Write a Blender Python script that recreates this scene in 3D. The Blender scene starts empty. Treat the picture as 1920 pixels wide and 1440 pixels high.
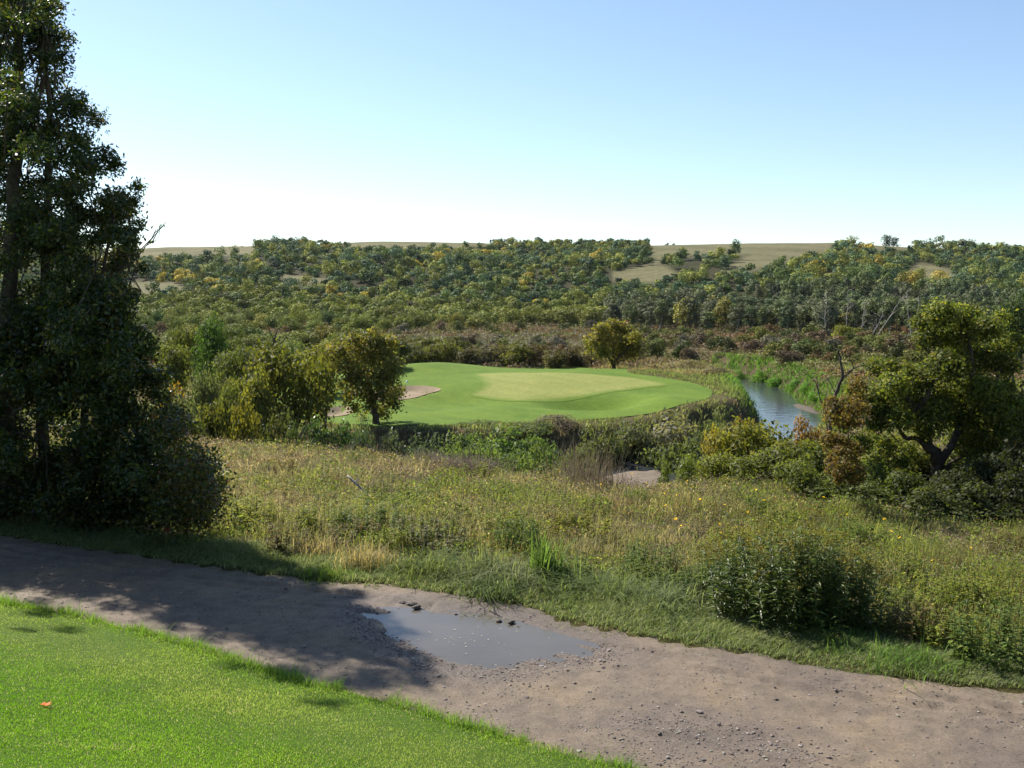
import bpy, math, random
import numpy as np
from mathutils import Vector, geometry

R = math.radians
rng = np.random.default_rng(11)
C = bpy.context.scene.collection
SC = bpy.context.scene

# ------------------------------------------------------------------ camera model
E = 4.0                       # eye height above the dirt path
FPX = 1850.0                  # focal length for a 1920 px wide frame
PITCH = math.atan(160 / FPX)
CP, SP = math.cos(PITCH), math.sin(PITCH)


def x_at(u, y, z=-4.0):
    return (u - 960) / FPX * (y * CP - (z - E) * SP)


def z_at(v, y):
    k = (720 - v) / FPX
    return E + y * (k * CP - SP) / (CP + k * SP)


def px_of(x, y, z):
    d = y * CP - (z - E) * SP
    return 960 + FPX * x / d, 720 - FPX * (y * SP + (z - E) * CP) / d


def flat(u, v, z=0.0):
    """the point of the level z seen in the direction (u, v)"""
    k = (720 - v) / FPX
    y = (z - E) * (CP + k * SP) / (k * CP - SP)
    return x_at(u, y, z), y


# ------------------------------------------------------------------ noise
def _hash(i, j, seed):
    n = (i.astype(np.int64) * 374761393 + j.astype(np.int64) * 668265263 + seed * 974634777) & 0x7FFFFFFF
    n = ((n ^ (n >> 13)) * 1274126177) & 0x7FFFFFFF
    n = (n ^ (n >> 16)) & 0xFFFF
    return n / 65535.0


def vnoise(x, y, seed=0):
    x = np.asarray(x, float); y = np.asarray(y, float)
    i = np.floor(x); j = np.floor(y)
    fx = x - i; fy = y - j
    fx = fx * fx * (3 - 2 * fx); fy = fy * fy * (3 - 2 * fy)
    a = _hash(i, j, seed); b = _hash(i + 1, j, seed); c = _hash(i, j + 1, seed); d = _hash(i + 1, j + 1, seed)
    return (a * (1 - fx) + b * fx) * (1 - fy) + (c * (1 - fx) + d * fx) * fy


def fbm(x, y, seed=0, o=4):
    s = 0; a = .5; t = 0
    for k in range(o):
        s = s + a * vnoise(np.asarray(x) * 2 ** k, np.asarray(y) * 2 ** k, seed + k * 17); t += a; a *= .5
    return s / t * 2 - 1


def smooth(a, b, x):
    t = np.clip((np.asarray(x, float) - a) / (b - a), 0, 1)
    return t * t * (3 - 2 * t)


def poly_sd(x, y, P):
    """signed distance to a polygon, negative inside"""
    x = np.asarray(x, float); y = np.asarray(y, float)
    P = np.asarray(P, float)
    best = np.full(x.shape, 1e9); ins = np.zeros(x.shape, bool)
    lo = P.min(0) - 30; hi = P.max(0) + 30
    m = (x > lo[0]) & (x < hi[0]) & (y > lo[1]) & (y < hi[1])
    xs, ys = x[m], y[m]
    b = np.full(xs.shape, 900.0); inn = np.zeros(xs.shape, bool)
    for k in range(len(P)):
        ax, ay = P[k]; bx, by = P[(k + 1) % len(P)]
        dx, dy = bx - ax, by - ay
        L = dx * dx + dy * dy + 1e-12
        t = np.clip(((xs - ax) * dx + (ys - ay) * dy) / L, 0, 1)
        b = np.minimum(b, np.hypot(xs - ax - t * dx, ys - ay - t * dy))
        c = ((ay > ys) != (by > ys)) & (xs < dx * (ys - ay) / (dy if abs(dy) > 1e-12 else 1e-12) + ax)
        inn ^= c
    best[m] = b; ins[m] = inn
    return np.where(ins, -best, best)


def spline(P, n=14, closed=False):
    P = [np.array(p, float) for p in P]
    N = len(P); out = []
    g = (lambda k: P[k % N]) if closed else (lambda k: P[min(max(k, 0), N - 1)])
    for i in range(N if closed else N - 1):
        a, b, c, d = g(i - 1), g(i), g(i + 1), g(i + 2)
        for t in np.linspace(0, 1, n, endpoint=False):
            out.append(.5 * (2 * b + (c - a) * t + (2 * a - 5 * b + 4 * c - d) * t * t + (3 * b - a - 3 * c + d) * t ** 3))
    if not closed: out.append(P[-1])
    return np.array(out)


# ------------------------------------------------------------------ terrain
DIRX, DIRY = .902, -.4317           # along the path
NX, NY = .4317, .902                # across the path, away from the camera
CX, CY = -2.3, 11.95


def st(x, y):
    px, py = np.asarray(x) - CX, np.asarray(y) - CY
    return px * NX + py * NY, px * DIRX + py * DIRY


def edge_table(pts):
    q = [st(*flat(u, v)) for u, v in pts]
    q.sort(key=lambda a: a[1])
    return np.array([a[1] for a in q]), np.array([a[0] for a in q])


NEAR_T, NEAR_S = edge_table([(-300, 1080), (0, 1128), (120, 1150), (250, 1182), (350, 1210), (450, 1240), (600, 1287), (700, 1306), (800, 1337), (900, 1366), (1020, 1402), (1150, 1436), (1400, 1500)])
FAR_T, FAR_S = edge_table([(-300, 980), (0, 1011), (120, 1030), (250, 1051), (380, 1070), (500, 1086), (620, 1098), (700, 1104), (820, 1120), (950, 1140), (1100, 1183), (1200, 1203), (1300, 1222), (1500, 1256), (1700, 1288), (1920, 1313), (2300, 1370)])


def s_near(t): return np.interp(t, NEAR_T, NEAR_S) + .05 * fbm(np.asarray(t) * 1.7, 0 * np.asarray(t), 3)
def s_far(t): return np.interp(t, FAR_T, FAR_S) + .07 * fbm(np.asarray(t) * 1.5, 0 * np.asarray(t) + 9, 4)


def edge_y(x, y):
    a = np.asarray(x) / np.maximum(np.asarray(y), 8)
    e = np.interp(a, [-.8, -.52, -.276, -.108, 0, .07, .10, .14, .175, .21, .3, .43, .6, .9], [52, 50, 44, 38.5, 33, 31.5, 30.5, 30.5, 33, 36, 39, 42, 44, 46])
    return e + 1.2 * fbm(np.asarray(x) / 4, np.asarray(y) / 9, 21)


RIVER_Z = -9.2
RIVER = spline([(-260, 60), (-160, 66), (-90, 70), (-45, 72), (-15, 71.5), (2, 72.5), (11, 77), (20, 85.5), (27.5, 97), (32, 115), (35.2, 135), (36.4, 155), (35, 170), (28, 187), (16, 206), (2, 232), (-12, 250), (-35, 260), (-60, 262), (-110, 262), (-220, 275)], 10)


def river_d(x, y):
    x = np.asarray(x, float); y = np.asarray(y, float)
    out = np.full(x.shape, 99.0)
    m = (y > 50) & (y < 300) & (np.abs(x) < 270)
    if m.any():
        xs, ys = x[m], y[m]; b = np.full(xs.shape, 1e9)
        for k in range(len(RIVER) - 1):
            ax, ay = RIVER[k]; bx, by = RIVER[k + 1]; dx, dy = bx - ax, by - ay
            t = np.clip(((xs - ax) * dx + (ys - ay) * dy) / (dx * dx + dy * dy), 0, 1)
            b = np.minimum(b, (xs - ax - t * dx) ** 2 + (ys - ay - t * dy) ** 2)
        out[m] = np.sqrt(b)
    return out


RIDGE_U = [-600, -200, 240, 300, 480, 600, 700, 900, 950, 1220, 1400, 1560, 1640, 1700, 1920, 2200, 2600]
RIDGE_V = [474, 470, 468, 464, 462, 458, 453, 456, 460, 461, 457, 456, 461, 464, 471, 480, 486]


def far_land(x, y):
    x = np.asarray(x, float); y = np.asarray(y, float)
    a = 960 + FPX * x / np.maximum(y, 60)
    zt = E + (560 - np.interp(a, RIDGE_U, RIDGE_V)) / FPX * 900
    foot = 365 + 40 * fbm(x / 160, x * 0 + 4, 5)
    r = np.clip((y - foot) / (900 - foot), 0, 1)
    g = .75 * r + .25 * (r * r * (3 - 2 * r))
    hill = (zt + 6) * g + 26 * fbm(x / 150 + 3, y / 190, 8, 3) * (r * (1 - r)) ** 1.2 * 2.2
    hill = hill - np.maximum(y - 900, 0) * .012
    z = -6.2 + .35 * fbm(x / 18, y / 18, 12) + hill
    # low slip-off side of the river in front of the green
    yr = np.interp(x, RIVER[:96, 0], RIVER[:96, 1])
    low = smooth(0, 5, yr - y) * (1 - smooth(17, 30, x)) * smooth(-70, -30, x)
    z = z * (1 - low) + (RIVER_Z + .1) * low
    # rise under the putting green, with a shelf behind it
    back = smooth(92, 124, y) * (1 - smooth(127, 141, y)) * np.exp(-((x - 2) / 24) ** 4)
    z = z + 1.15 * back - .3 * np.exp(-((x - 2) / 30) ** 4) * (1 - smooth(84, 96, y))
    z = z + .55 * np.exp(-((x + 12) / 5) ** 2 - ((y - 121) / 5) ** 2)
    z = z + .8 * np.exp(-((x + 10) / 7) ** 2 - ((y - 127) / 9) ** 2) * (1 - smooth(132, 142, y)) + .5 * np.exp(-((x - 4) / 9) ** 2 - ((y - 113) / 9) ** 2)
    z = z - .7 * np.exp(-((x + 6) / 5) ** 2 - ((y - 98) / 5) ** 2)
    z = z - 1.2 * np.exp(-((x - 8.0) / 5) ** 2 - ((y - 96) / 3) ** 2) + .7 * np.exp(-((x - 15) / 3.5) ** 2 - ((y - 95) / 5) ** 2)
    return z


def raw_land(x, y):
    x = np.asarray(x, float); y = np.asarray(y, float)
    s, t = st(x, y)
    kn = np.clip(s_near(t) - s, 0, 16); kf = np.maximum(s - s_far(t), 0)
    near = .262 * kn * kn / (kn + .9) + .04 * smooth(0, .12, kn)
    near = near - .125 * kf * kf / (kf + 1.5) + .05 * smooth(0, .15, kf) + .22 * fbm(x / 3.1, y / 3.1, 30) * smooth(.8, 5, kf)
    ey = edge_y(x, y)
    far = far_land(x, y)
    w = smooth(0, 17, y - ey)
    z = near * (1 - w) + far * w
    d = river_d(x, y)
    hw = 3.0 + .5 * fbm(x / 9, y / 9, 40)
    z = np.where(d < 40, np.minimum(z, RIVER_Z - .55 + (z - RIVER_Z + .55) * smooth(hw - .3, hw + 3.2, d)), z)
    return z


def hit(u, v, fn=None):
    fn = fn or land
    ys = np.concatenate([np.linspace(3, 60, 1200), np.geomspace(60.05, 1200, 2600)])
    k = (720 - v) / FPX
    zs = E + ys * (k * CP - SP) / (CP + k * SP)
    xs = (u - 960) / FPX * (ys * CP - (zs - E) * SP)
    below = zs <= fn(xs, ys)
    i = int(np.argmax(below)) if below.any() else len(ys) - 1
    return xs[i], ys[i]


BUNKERS = []
land0 = raw_land
PUDDLE = spline([flat(u, v) for u, v in [(700, 1153), (745, 1144), (840, 1150), (950, 1164), (1050, 1190), (1098, 1211), (1082, 1227), (1010, 1238), (950, 1254), (880, 1250), (815, 1232), (765, 1203), (715, 1176)]], 5, True)
BUNKERS = [spline([hit(u, v, land0) for u, v in p], 5, True) for p in (
    [(682, 741), (705, 735), (735, 727), (765, 724), (800, 724.5), (827, 731), (800, 740), (765, 749), (720, 752), (690, 749)],
    [(600, 771), (625, 764), (652, 763), (664, 771), (648, 779), (615, 782)])]
FAIRWAY = spline([hit(u, v, land0) for u, v in [(702, 799), (770, 797), (850, 797), (960, 794), (1060, 789), (1170, 782), (1250, 768), (1310, 752), (1336, 736), (1302, 719), (1235, 707), (1180, 699)]] +
                 [(15, 133), (10, 146), (5, 146), (1, 137), (-12, 134), (-20, 131), (-26, 122), (-28, 112), (-27, 100), (-22, 90), (-15, 84)], 5, True)
PUTT = spline([hit(u, v, land0) for u, v in [(880, 742), (905, 748), (960, 754), (1020, 755), (1070, 752), (1120, 742), (1190, 731), (1255, 723), (1210, 712), (1150, 705), (1080, 700), (1000, 698.5), (930, 699), (885, 702), (893, 712), (905, 722), (890, 732)]], 4, True)


def land(x, y):
    z = raw_land(x, y)
    for k, b in enumerate(BUNKERS):
        z = z - .55 * (1 - smooth(-1.1, .15, poly_sd(x, y, b)))
    return z


def path_z(x, y):
    s, t = st(x, y)
    z = .03 + .012 * fbm(x * 2.2, y * 2.2, 50) + .008 * fbm(x * 9, y * 9, 51, 2)
    sd = poly_sd(x, y, PUDDLE)
    z = z - .03 * (1 - smooth(0, .5, sd)) - .05 * (1 - smooth(-.5, .05, sd))
    # wheel ruts with lug marks close to the far edge
    q = s_far(t) - s
    for c, dep in ((.36, .05), (.60, .04), (1.0, .02), (2.35, .02)):
        rut = np.exp(-((q - c - .05 * np.sin(t * .8)) / .07) ** 2)
        z = z - dep * rut * np.clip(.55 + .9 * fbm(t * 5, q * 6, 54, 3), 0, 1.2) * smooth(-.05, .5, fbm(t * .5, q * 1.5 + c * 7, 52, 3) + .3 + .35 * np.exp(-((t - .3) / 2.5) ** 2))
        z = z + dep * .5 * np.exp(-((q - c + .13) / .05) ** 2) * (.6 + .6 * fbm(t * 6, t * 0 + c, 53, 2))
    return z


# ------------------------------------------------------------------ materials
def new_mat(name):
    m = bpy.data.materials.new(name); m.use_nodes = True
    nt = m.node_tree; nt.nodes.clear()
    out = nt.nodes.new('ShaderNodeOutputMaterial')
    return m, nt, out


def nd(nt, kind, **kw):
    n = nt.nodes.new(kind)
    for k, v in kw.items():
        if k in n.inputs: n.inputs[k].default_value = v
        else: setattr(n, k, v)
    return n


def rgb(c): return (c[0], c[1], c[2], 1)


def mixc(nt, fac, a, b, blend='MIX'):
    n = nt.nodes.new('ShaderNodeMix'); n.data_type = 'RGBA'; n.blend_type = blend
    for sock, v in ((n.inputs[0], fac), (n.inputs[6], a), (n.inputs[7], b)):
        if isinstance(v, bpy.types.NodeSocket): nt.links.new(v, sock)
        elif isinstance(v, (int, float)): sock.default_value = v
        else: sock.default_value = rgb(v)
    return n.outputs[2]


def noise(nt, scale, detail=4, rough=.6, dist=0, vec=None):
    n = nd(nt, 'ShaderNodeTexNoise'); n.inputs['Scale'].default_value = scale; n.inputs['Detail'].default_value = detail
    n.inputs['Roughness'].default_value = rough; n.inputs['Distortion'].default_value = dist
    if vec is None:
        g = nt.nodes.new('ShaderNodeNewGeometry'); vec = g.outputs['Position']
    nt.links.new(vec, n.inputs['Vector'])
    return n.outputs['Fac']


def ramp(nt, fac, stops):
    n = nt.nodes.new('ShaderNodeValToRGB'); e = n.color_ramp.elements
    while len(e) < len(stops): e.new(.5)
    for k, (p, c) in enumerate(stops):
        e[k].position = p; e[k].color = rgb(c) if not isinstance(c, (int, float)) else (c, c, c, 1)
    nt.links.new(fac, n.inputs[0])
    return n.outputs[0]


def leaf_mat(name, trans=.38, rough=.45, spec=.35, warm=(1.25, 1.3, .55), gain=1.0):
    """leaf surface: colour = stored leaf colour x the plant's own colour; light passes through the blade"""
    m, nt, out = new_mat(name)
    at = nd(nt, 'ShaderNodeAttribute', attribute_name='tint')
    oi = nt.nodes.new('ShaderNodeObjectInfo')
    col = mixc(nt, 1.0, at.outputs['Color'], oi.outputs['Color'], 'MULTIPLY')
    col = mixc(nt, 1.0, col, (gain * .84, gain * .84, gain * .84), 'MULTIPLY')
    tcol = mixc(nt, 1.0, col, warm, 'MULTIPLY')
    p = nd(nt, 'ShaderNodeBsdfPrincipled'); nt.links.new(col, p.inputs['Base Color'])
    p.inputs['Roughness'].default_value = rough; p.inputs['Specular IOR Level'].default_value = spec
    t = nt.nodes.new('ShaderNodeBsdfTranslucent'); nt.links.new(tcol, t.inputs['Color'])
    mx = nt.nodes.new('ShaderNodeMixShader'); mx.inputs[0].default_value = trans
    nt.links.new(p.outputs[0], mx.inputs[1]); nt.links.new(t.outputs[0], mx.inputs[2])
    nt.links.new(mx.outputs[0], out.inputs[0])
    return m


def solid_mat(name, stops, scale, rough=.85, spec=.2, bump=0, bscale=None, bdist=.02, detail=6):
    m, nt, out = new_mat(name)
    f = noise(nt, scale, detail)
    p = nd(nt, 'ShaderNodeBsdfPrincipled'); nt.links.new(ramp(nt, f, stops), p.inputs['Base Color'])
    p.inputs['Roughness'].default_value = rough; p.inputs['Specular IOR Level'].default_value = spec
    if bump:
        b = nt.nodes.new('ShaderNodeBump'); b.inputs['Strength'].default_value = bump; b.inputs['Distance'].default_value = bdist
        nt.links.new(noise(nt, bscale or scale * 4, 6, .7), b.inputs['Height']); nt.links.new(b.outputs[0], p.inputs['Normal'])
    nt.links.new(p.outputs[0], out.inputs[0])
    return m


M_LEAF = leaf_mat('leaf_matte', .45, .6, .2, (1.7, 1.7, .8), 1.65)
M_FAR = leaf_mat('leaf_distant', .15, .7, .12, (1.5, 1.5, .9), 2.1)
M_GLOSS = leaf_mat('leaf_glossy', .40, .42, .38, (1.7, 1.75, .75), 1.2)
M_GRASS = leaf_mat('grass_blade', .5, .6, .13, (1.45, 1.42, .9), 1.45)
M_DRY = leaf_mat('dry_stalk', .25, .8, .1, (1.1, 1.0, .8))
M_BARK = solid_mat('bark', [(.3, (.035, .026, .018)), (.7, (.10, .082, .062))], 5, .95, .1, .8, 22)
M_SNAG = solid_mat('weathered_bark', [(.35, (.045, .035, .03)), (.6, (.10, .085, .075)), (.72, (.34, .31, .28))], 2.2, .95, .1, .6, 22)
M_PALEBARK = solid_mat('pale_bark', [(.3, (.16, .14, .12)), (.7, (.42, .39, .35))], 4, .9, .1, .6, 22)


def ground_mat():
    m, nt, out = new_mat('ground_cover')
    at = nd(nt, 'ShaderNodeAttribute', attribute_name='tint')
    n1 = noise(nt, .35, 8, .7); n2 = noise(nt, 3.0, 6, .7)
    c = mixc(nt, 1.0, at.outputs['Color'], ramp(nt, n1, [(.25, (.5, .52, .46)), (.75, (1.13, 1.1, 1.15))]), 'MULTIPLY')
    c = mixc(nt, 1.0, c, ramp(nt, n2, [(.3, (.65, .7, .6)), (.7, (1.3, 1.25, 1.25))]), 'MULTIPLY')
    p = nd(nt, 'ShaderNodeBsdfPrincipled'); nt.links.new(c, p.inputs['Base Color'])
    p.inputs['Roughness'].default_value = .95; p.inputs['Specular IOR Level'].default_value = .05
    b = nt.nodes.new('ShaderNodeBump'); b.inputs['Strength'].default_value = .7; b.inputs['Distance'].default_value = .15
    nt.links.new(n2, b.inputs['Height']); nt.links.new(b.outputs[0], p.inputs['Normal'])
    nt.links.new(p.outputs[0], out.inputs[0])
    return m


def path_mat():
    m, nt, out = new_mat('packed_dirt')
    big = noise(nt, .45, 6, .65, .6); mid = noise(nt, 3.5, 6, .7); fine = noise(nt, 38, 6, .8); grit = noise(nt, 140, 3, .7)
    c = ramp(nt, big, [(.3, (.140, .111, .090)), (.5, (.187, .145, .108)), (.72, (.25, .186, .112))])
    c = mixc(nt, 1.0, c, ramp(nt, mid, [(.25, (.62, .62, .64)), (.6, (1.05, 1.04, 1.02)), (.8, (1.18, 1.15, 1.1))]), 'MULTIPLY')
    c = mixc(nt, 1.0, c, ramp(nt, fine, [(.3, (.42, .42, .44)), (.48, (.95, .95, .95)), (.58, (1.05, 1.05, 1.05)), (.75, (1.5, 1.5, 1.48))]), 'MULTIPLY')
    at = nd(nt, 'ShaderNodeAttribute', attribute_name='wet')          # damp, darker dirt around the water
    c = mixc(nt, at.outputs['Fac'], c, mixc(nt, 1.0, c, (.62, .6, .64), 'MULTIPLY'))
    p = nd(nt, 'ShaderNodeBsdfPrincipled'); nt.links.new(c, p.inputs['Base Color'])
    mr = nt.nodes.new('ShaderNodeMapRange'); mr.inputs[3].default_value = .85; mr.inputs[4].default_value = .5
    nt.links.new(at.outputs['Fac'], mr.inputs[0]); nt.links.new(mr.outputs[0], p.inputs['Roughness'])
    p.inputs['Specular IOR Level'].default_value = .3
    b = nt.nodes.new('ShaderNodeBump'); b.inputs['Strength'].default_value = .9; b.inputs['Distance'].default_value = .012
    ad = nt.nodes.new('ShaderNodeMath'); ad.operation = 'ADD'; nt.links.new(fine, ad.inputs[0]); nt.links.new(grit, ad.inputs[1])
    nt.links.new(ad.outputs[0], b.inputs['Height']); nt.links.new(b.outputs[0], p.inputs['Normal'])
    nt.links.new(p.outputs[0], out.inputs[0])
    return m


def water_mat(name, base, bump, scale, rough):
    m, nt, out = new_mat(name)
    p = nd(nt, 'ShaderNodeBsdfPrincipled')
    nt.links.new(ramp(nt, noise(nt, .8, 4), [(.3, base), (.7, tuple(c * 1.25 for c in base))]), p.inputs['Base Color'])
    p.inputs['Roughness'].default_value = rough; p.inputs['IOR'].default_value = 1.33; p.inputs['Specular IOR Level'].default_value = .5
    b = nt.nodes.new('ShaderNodeBump'); b.inputs['Strength'].default_value = bump; b.inputs['Distance'].default_value = .05
    nt.links.new(noise(nt, scale, 3, .5), b.inputs['Height']); nt.links.new(b.outputs[0], p.inputs['Normal'])
    nt.links.new(p.outputs[0], out.inputs[0])
    return m


def turf_mat(name, a, b, collar=None, stripes=0.):
    m, nt, out = new_mat(name)
    n1 = noise(nt, .22, 5, .6, .5); n2 = noise(nt, 2.2, 6, .7); n3 = noise(nt, 28, 5, .7)
    c = ramp(nt, n1, [(.3, a), (.7, b)])
    c = mixc(nt, 1.0, c, ramp(nt, n2, [(.3, (.8, .82, .8)), (.7, (1.18, 1.15, 1.1))]), 'MULTIPLY')
    c = mixc(nt, 1.0, c, ramp(nt, n3, [(.3, (.7, .72, .7)), (.7, (1.25, 1.22, 1.2))]), 'MULTIPLY')
    if stripes:
        g = nt.nodes.new('ShaderNodeNewGeometry'); w = nd(nt, 'ShaderNodeTexWave', wave_type='BANDS', bands_direction='DIAGONAL'); nt.links.new(g.outputs['Position'], w.inputs['Vector'])
        w.inputs['Scale'].default_value = .16; w.inputs['Distortion'].default_value = 1.2; w.inputs['Detail'].default_value = 2
        c = mixc(nt, 1.0, c, ramp(nt, w.outputs['Fac'], [(.35, (1 - stripes,) * 3), (.65, (1 + stripes,) * 3)]), 'MULTIPLY')
    if collar:
        at = nd(nt, 'ShaderNodeAttribute', attribute_name='inner')
        c = mixc(nt, at.outputs['Fac'], mixc(nt, 1.0, ramp(nt, n2, [(.3, (.85, .85, .85)), (.7, (1.1, 1.1, 1.1))]), collar, 'MULTIPLY'), c)
    p = nd(nt, 'ShaderNodeBsdfPrincipled'); nt.links.new(c, p.inputs['Base Color'])
    p.inputs['Roughness'].default_value = .9; p.inputs['Specular IOR Level'].default_value = .1
    bm = nt.nodes.new('ShaderNodeBump'); bm.inputs['Strength'].default_value = .5; bm.inputs['Distance'].default_value = .03
    nt.links.new(n3, bm.inputs['Height']); nt.links.new(bm.outputs[0], p.inputs['Normal'])
    nt.links.new(p.outputs[0], out.inputs[0])
    return m


# ------------------------------------------------------------------ mesh helpers
def mesh(name, V, Q, mats, tint=None, mat_idx=None, smoothed=False, extra=None):
    """V (n,3), Q (m,4) quads; a quad whose last index is -1 is a triangle"""
    V = np.ascontiguousarray(V, np.float32); Q = np.asarray(Q, np.int32)
    me = bpy.data.meshes.new(name)
    me.vertices.add(len(V)); me.vertices.foreach_set('co', V.ravel())
    if Q.shape[1] == 4 and (Q[:, 3] < 0).any():
        tri = Q[:, 3] < 0
        tot = np.where(tri, 3, 4).astype(np.int32)
        fl = Q.ravel(); fl = fl[fl >= 0]
    else:
        tot = np.full(len(Q), Q.shape[1], np.int32); fl = Q.ravel()
    start = np.concatenate([[0], np.cumsum(tot)[:-1]]).astype(np.int32)
    me.loops.add(len(fl)); me.loops.foreach_set('vertex_index', np.ascontiguousarray(fl))
    me.polygons.add(len(tot)); me.polygons.foreach_set('loop_start', start)
    if mat_idx is not None: me.polygons.foreach_set('material_index', np.asarray(mat_idx, np.int32))
    me.polygons.foreach_set('use_smooth', np.full(len(tot), smoothed, bool))
    for m in mats: me.materials.append(m)
    if tint is not None:
        a = me.attributes.new('tint', 'FLOAT_COLOR', 'POINT')
        c = np.ones((len(V), 4), np.float32); c[:, :3] = tint
        a.data.foreach_set('color', c.ravel())
    for k, v in (extra or {}).items():
        a = me.attributes.new(k, 'FLOAT', 'POINT'); a.data.foreach_set('value', np.ascontiguousarray(v, np.float32))
    me.update(calc_edges=True)
    return me


def put(name, me, loc=(0, 0, 0), parent=None, rot=0, scale=None, color=None):
    o = bpy.data.objects.new(name, me); C.objects.link(o); o.location = loc
    if rot: o.rotation_euler = (0, 0, rot)
    if scale is not None: o.scale = scale
    if parent is not None: o.parent = parent
    if color is not None: o.color = rgb(color)
    return o


def tag(o, label=None, cat=None, group=None, kind=None):
    if label: o['label'] = label
    if cat: o['category'] = cat
    if group: o['group'] = group
    if kind: o['kind'] = kind
    return o


def empty(name, loc, label, cat, group=None):
    o = bpy.data.objects.new(name, None); C.objects.link(o); o.location = loc
    return tag(o, label, cat, group)


class Soup:
    """collects vertices, quads, colours of many small pieces into one mesh"""
    def __init__(s): s.V, s.Q, s.T, s.M, s.n = [], [], [], [], 0

    def add(s, V, Q, T, m=0):
        V = np.asarray(V, np.float32).reshape(-1, 3); Q = np.asarray(Q, np.int32)
        if not len(V): return s
        T = np.broadcast_to(np.asarray(T, np.float32), V.shape)
        s.V.append(V); s.Q.append(np.where(Q >= 0, Q + s.n, -1)); s.T.append(T); s.M.append(np.full(len(Q), m, np.int32)); s.n += len(V)
        return s

    def mesh(s, name, mats, smoothed=False):
        return mesh(name, np.concatenate(s.V), np.concatenate(s.Q), mats, np.concatenate(s.T), np.concatenate(s.M), smoothed)


def unit(v): return v / np.maximum(np.linalg.norm(v, axis=-1, keepdims=True), 1e-9)


def leaf_geo(P, L, tint, r, asp=.5, up=.6, droop=0., out=None, ow=1.8):
    """one diamond leaf per point of P, length L"""
    n = len(P); L = np.broadcast_to(np.asarray(L, float), (n,))[:, None]
    nrm = r.normal(size=(n, 3)) + np.array([0, 0, up])
    if out is not None: nrm = nrm + out * ow          # leaves face outward from their spray
    nrm = unit(nrm)
    d = unit(np.cross(nrm, r.normal(size=(n, 3)))); d[:, 2] -= droop; d = unit(d)
    w = unit(np.cross(nrm, d)) * L * asp * .5
    V = np.stack([P - d * L * .5, P - d * L * .08 + w, P + d * L * .5, P - d * L * .08 - w], 1)
    Q = np.arange(n * 4).reshape(n, 4)
    return V.reshape(-1, 3), Q, np.repeat(np.broadcast_to(tint, (n, 3)), 4, 0)


def blade_geo(B, H, W, tint, r, lean=.35, wind=(0, 0), tipdark=None):
    """one bent two-quad grass blade per base point"""
    n = len(B); H = np.broadcast_to(np.asarray(H, float), (n,))[:, None]; W = np.broadcast_to(np.asarray(W, float), (n,))[:, None]
    a = r.uniform(0, 6.283, n); le = np.abs(r.normal(0, lean, n))
    ld = np.stack([np.cos(a) * le + wind[0], np.sin(a) * le + wind[1], 0 * a], 1)
    b = r.uniform(0, 6.283, n); wd = np.stack([np.cos(b), np.sin(b), 0 * b], 1) * W * .5
    up = np.array([0, 0, 1.0])
    m = B + up * H * .55 + ld * H * .28; t = B + up * H * (1 - .25 * np.linalg.norm(ld, axis=1, keepdims=True)) + ld * H
    V = np.stack([B - wd, B + wd, m - wd * .8, m + wd * .8, t - wd * .12, t + wd * .12], 1)
    i = np.arange(n)[:, None] * 6
    Q = np.concatenate([i + np.array([0, 1, 3, 2]), i + np.array([2, 3, 5, 4])])
    return V.reshape(-1, 3), Q, np.repeat(np.broadcast_to(tint, (n, 3)), 6, 0)


def arc_geo(B, H, W, tint, r, reach=.8, seg=5):
    """long blades that rise and arch over"""
    n = len(B); H = np.asarray(H, float).reshape(-1, 1); W = np.asarray(W, float).reshape(-1, 1)
    a = r.uniform(0, 6.283, n); q = np.abs(r.normal(reach, reach * .45, n))[:, None]
    d = np.column_stack([np.cos(a), np.sin(a), 0 * a]); wd = np.column_stack([-np.sin(a), np.cos(a), 0 * a]) * W * .5
    V = []
    for i in range(seg + 1):
        t = i / seg
        c = B + np.array([0, 0, 1.]) * H * (t - .55 * np.minimum(q, 1.3) * t * t * t) + d * H * q * .75 * t * t
        w = wd * (1 - t ** 2.2 * .93); V += [c - w, c + w]
    V = np.stack(V, 1); m = 2 * (seg + 1); i0 = np.arange(n)[:, None] * m
    Q = np.concatenate([i0 + np.array([2 * i, 2 * i + 1, 2 * i + 3, 2 * i + 2]) for i in range(seg)])
    return V.reshape(-1, 3), Q, np.repeat(np.broadcast_to(tint, (n, 3)), m, 0)


def tube_geo(P, rad, sides=7):
    P = np.asarray(P, float); rad = np.asarray(rad, float); n = len(P)
    d = unit(np.gradient(P, axis=0))
    ref = np.array([.31, .77, .2]); u = unit(np.cross(d, ref)); w = np.cross(d, u)
    a = np.linspace(0, 2 * math.pi, sides, endpoint=False)
    V = P[:, None] + (u[:, None] * np.cos(a)[None, :, None] + w[:, None] * np.sin(a)[None, :, None]) * rad[:, None, None]
    Q = []
    for i in range(n - 1):
        for j in range(sides):
            k = (j + 1) % sides
            Q.append((i * sides + j, i * sides + k, (i + 1) * sides + k, (i + 1) * sides + j))
    for j in range(1, sides - 1): Q.append(((n - 1) * sides, (n - 1) * sides + j, (n - 1) * sides + j + 1, -1))
    return V.reshape(-1, 3), np.array(Q)


def wiggle(a, b, r, amt=.08, n=6):
    a, b = np.asarray(a, float), np.asarray(b, float)
    t = np.linspace(0, 1, n)[:, None]; L = np.linalg.norm(b - a)
    off = np.cumsum(r.normal(0, amt * L / n, (n, 3)), 0); off -= off[-1] * t
    off[0] = 0; off[-1] = 0
    return a + (b - a) * t + off


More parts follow.
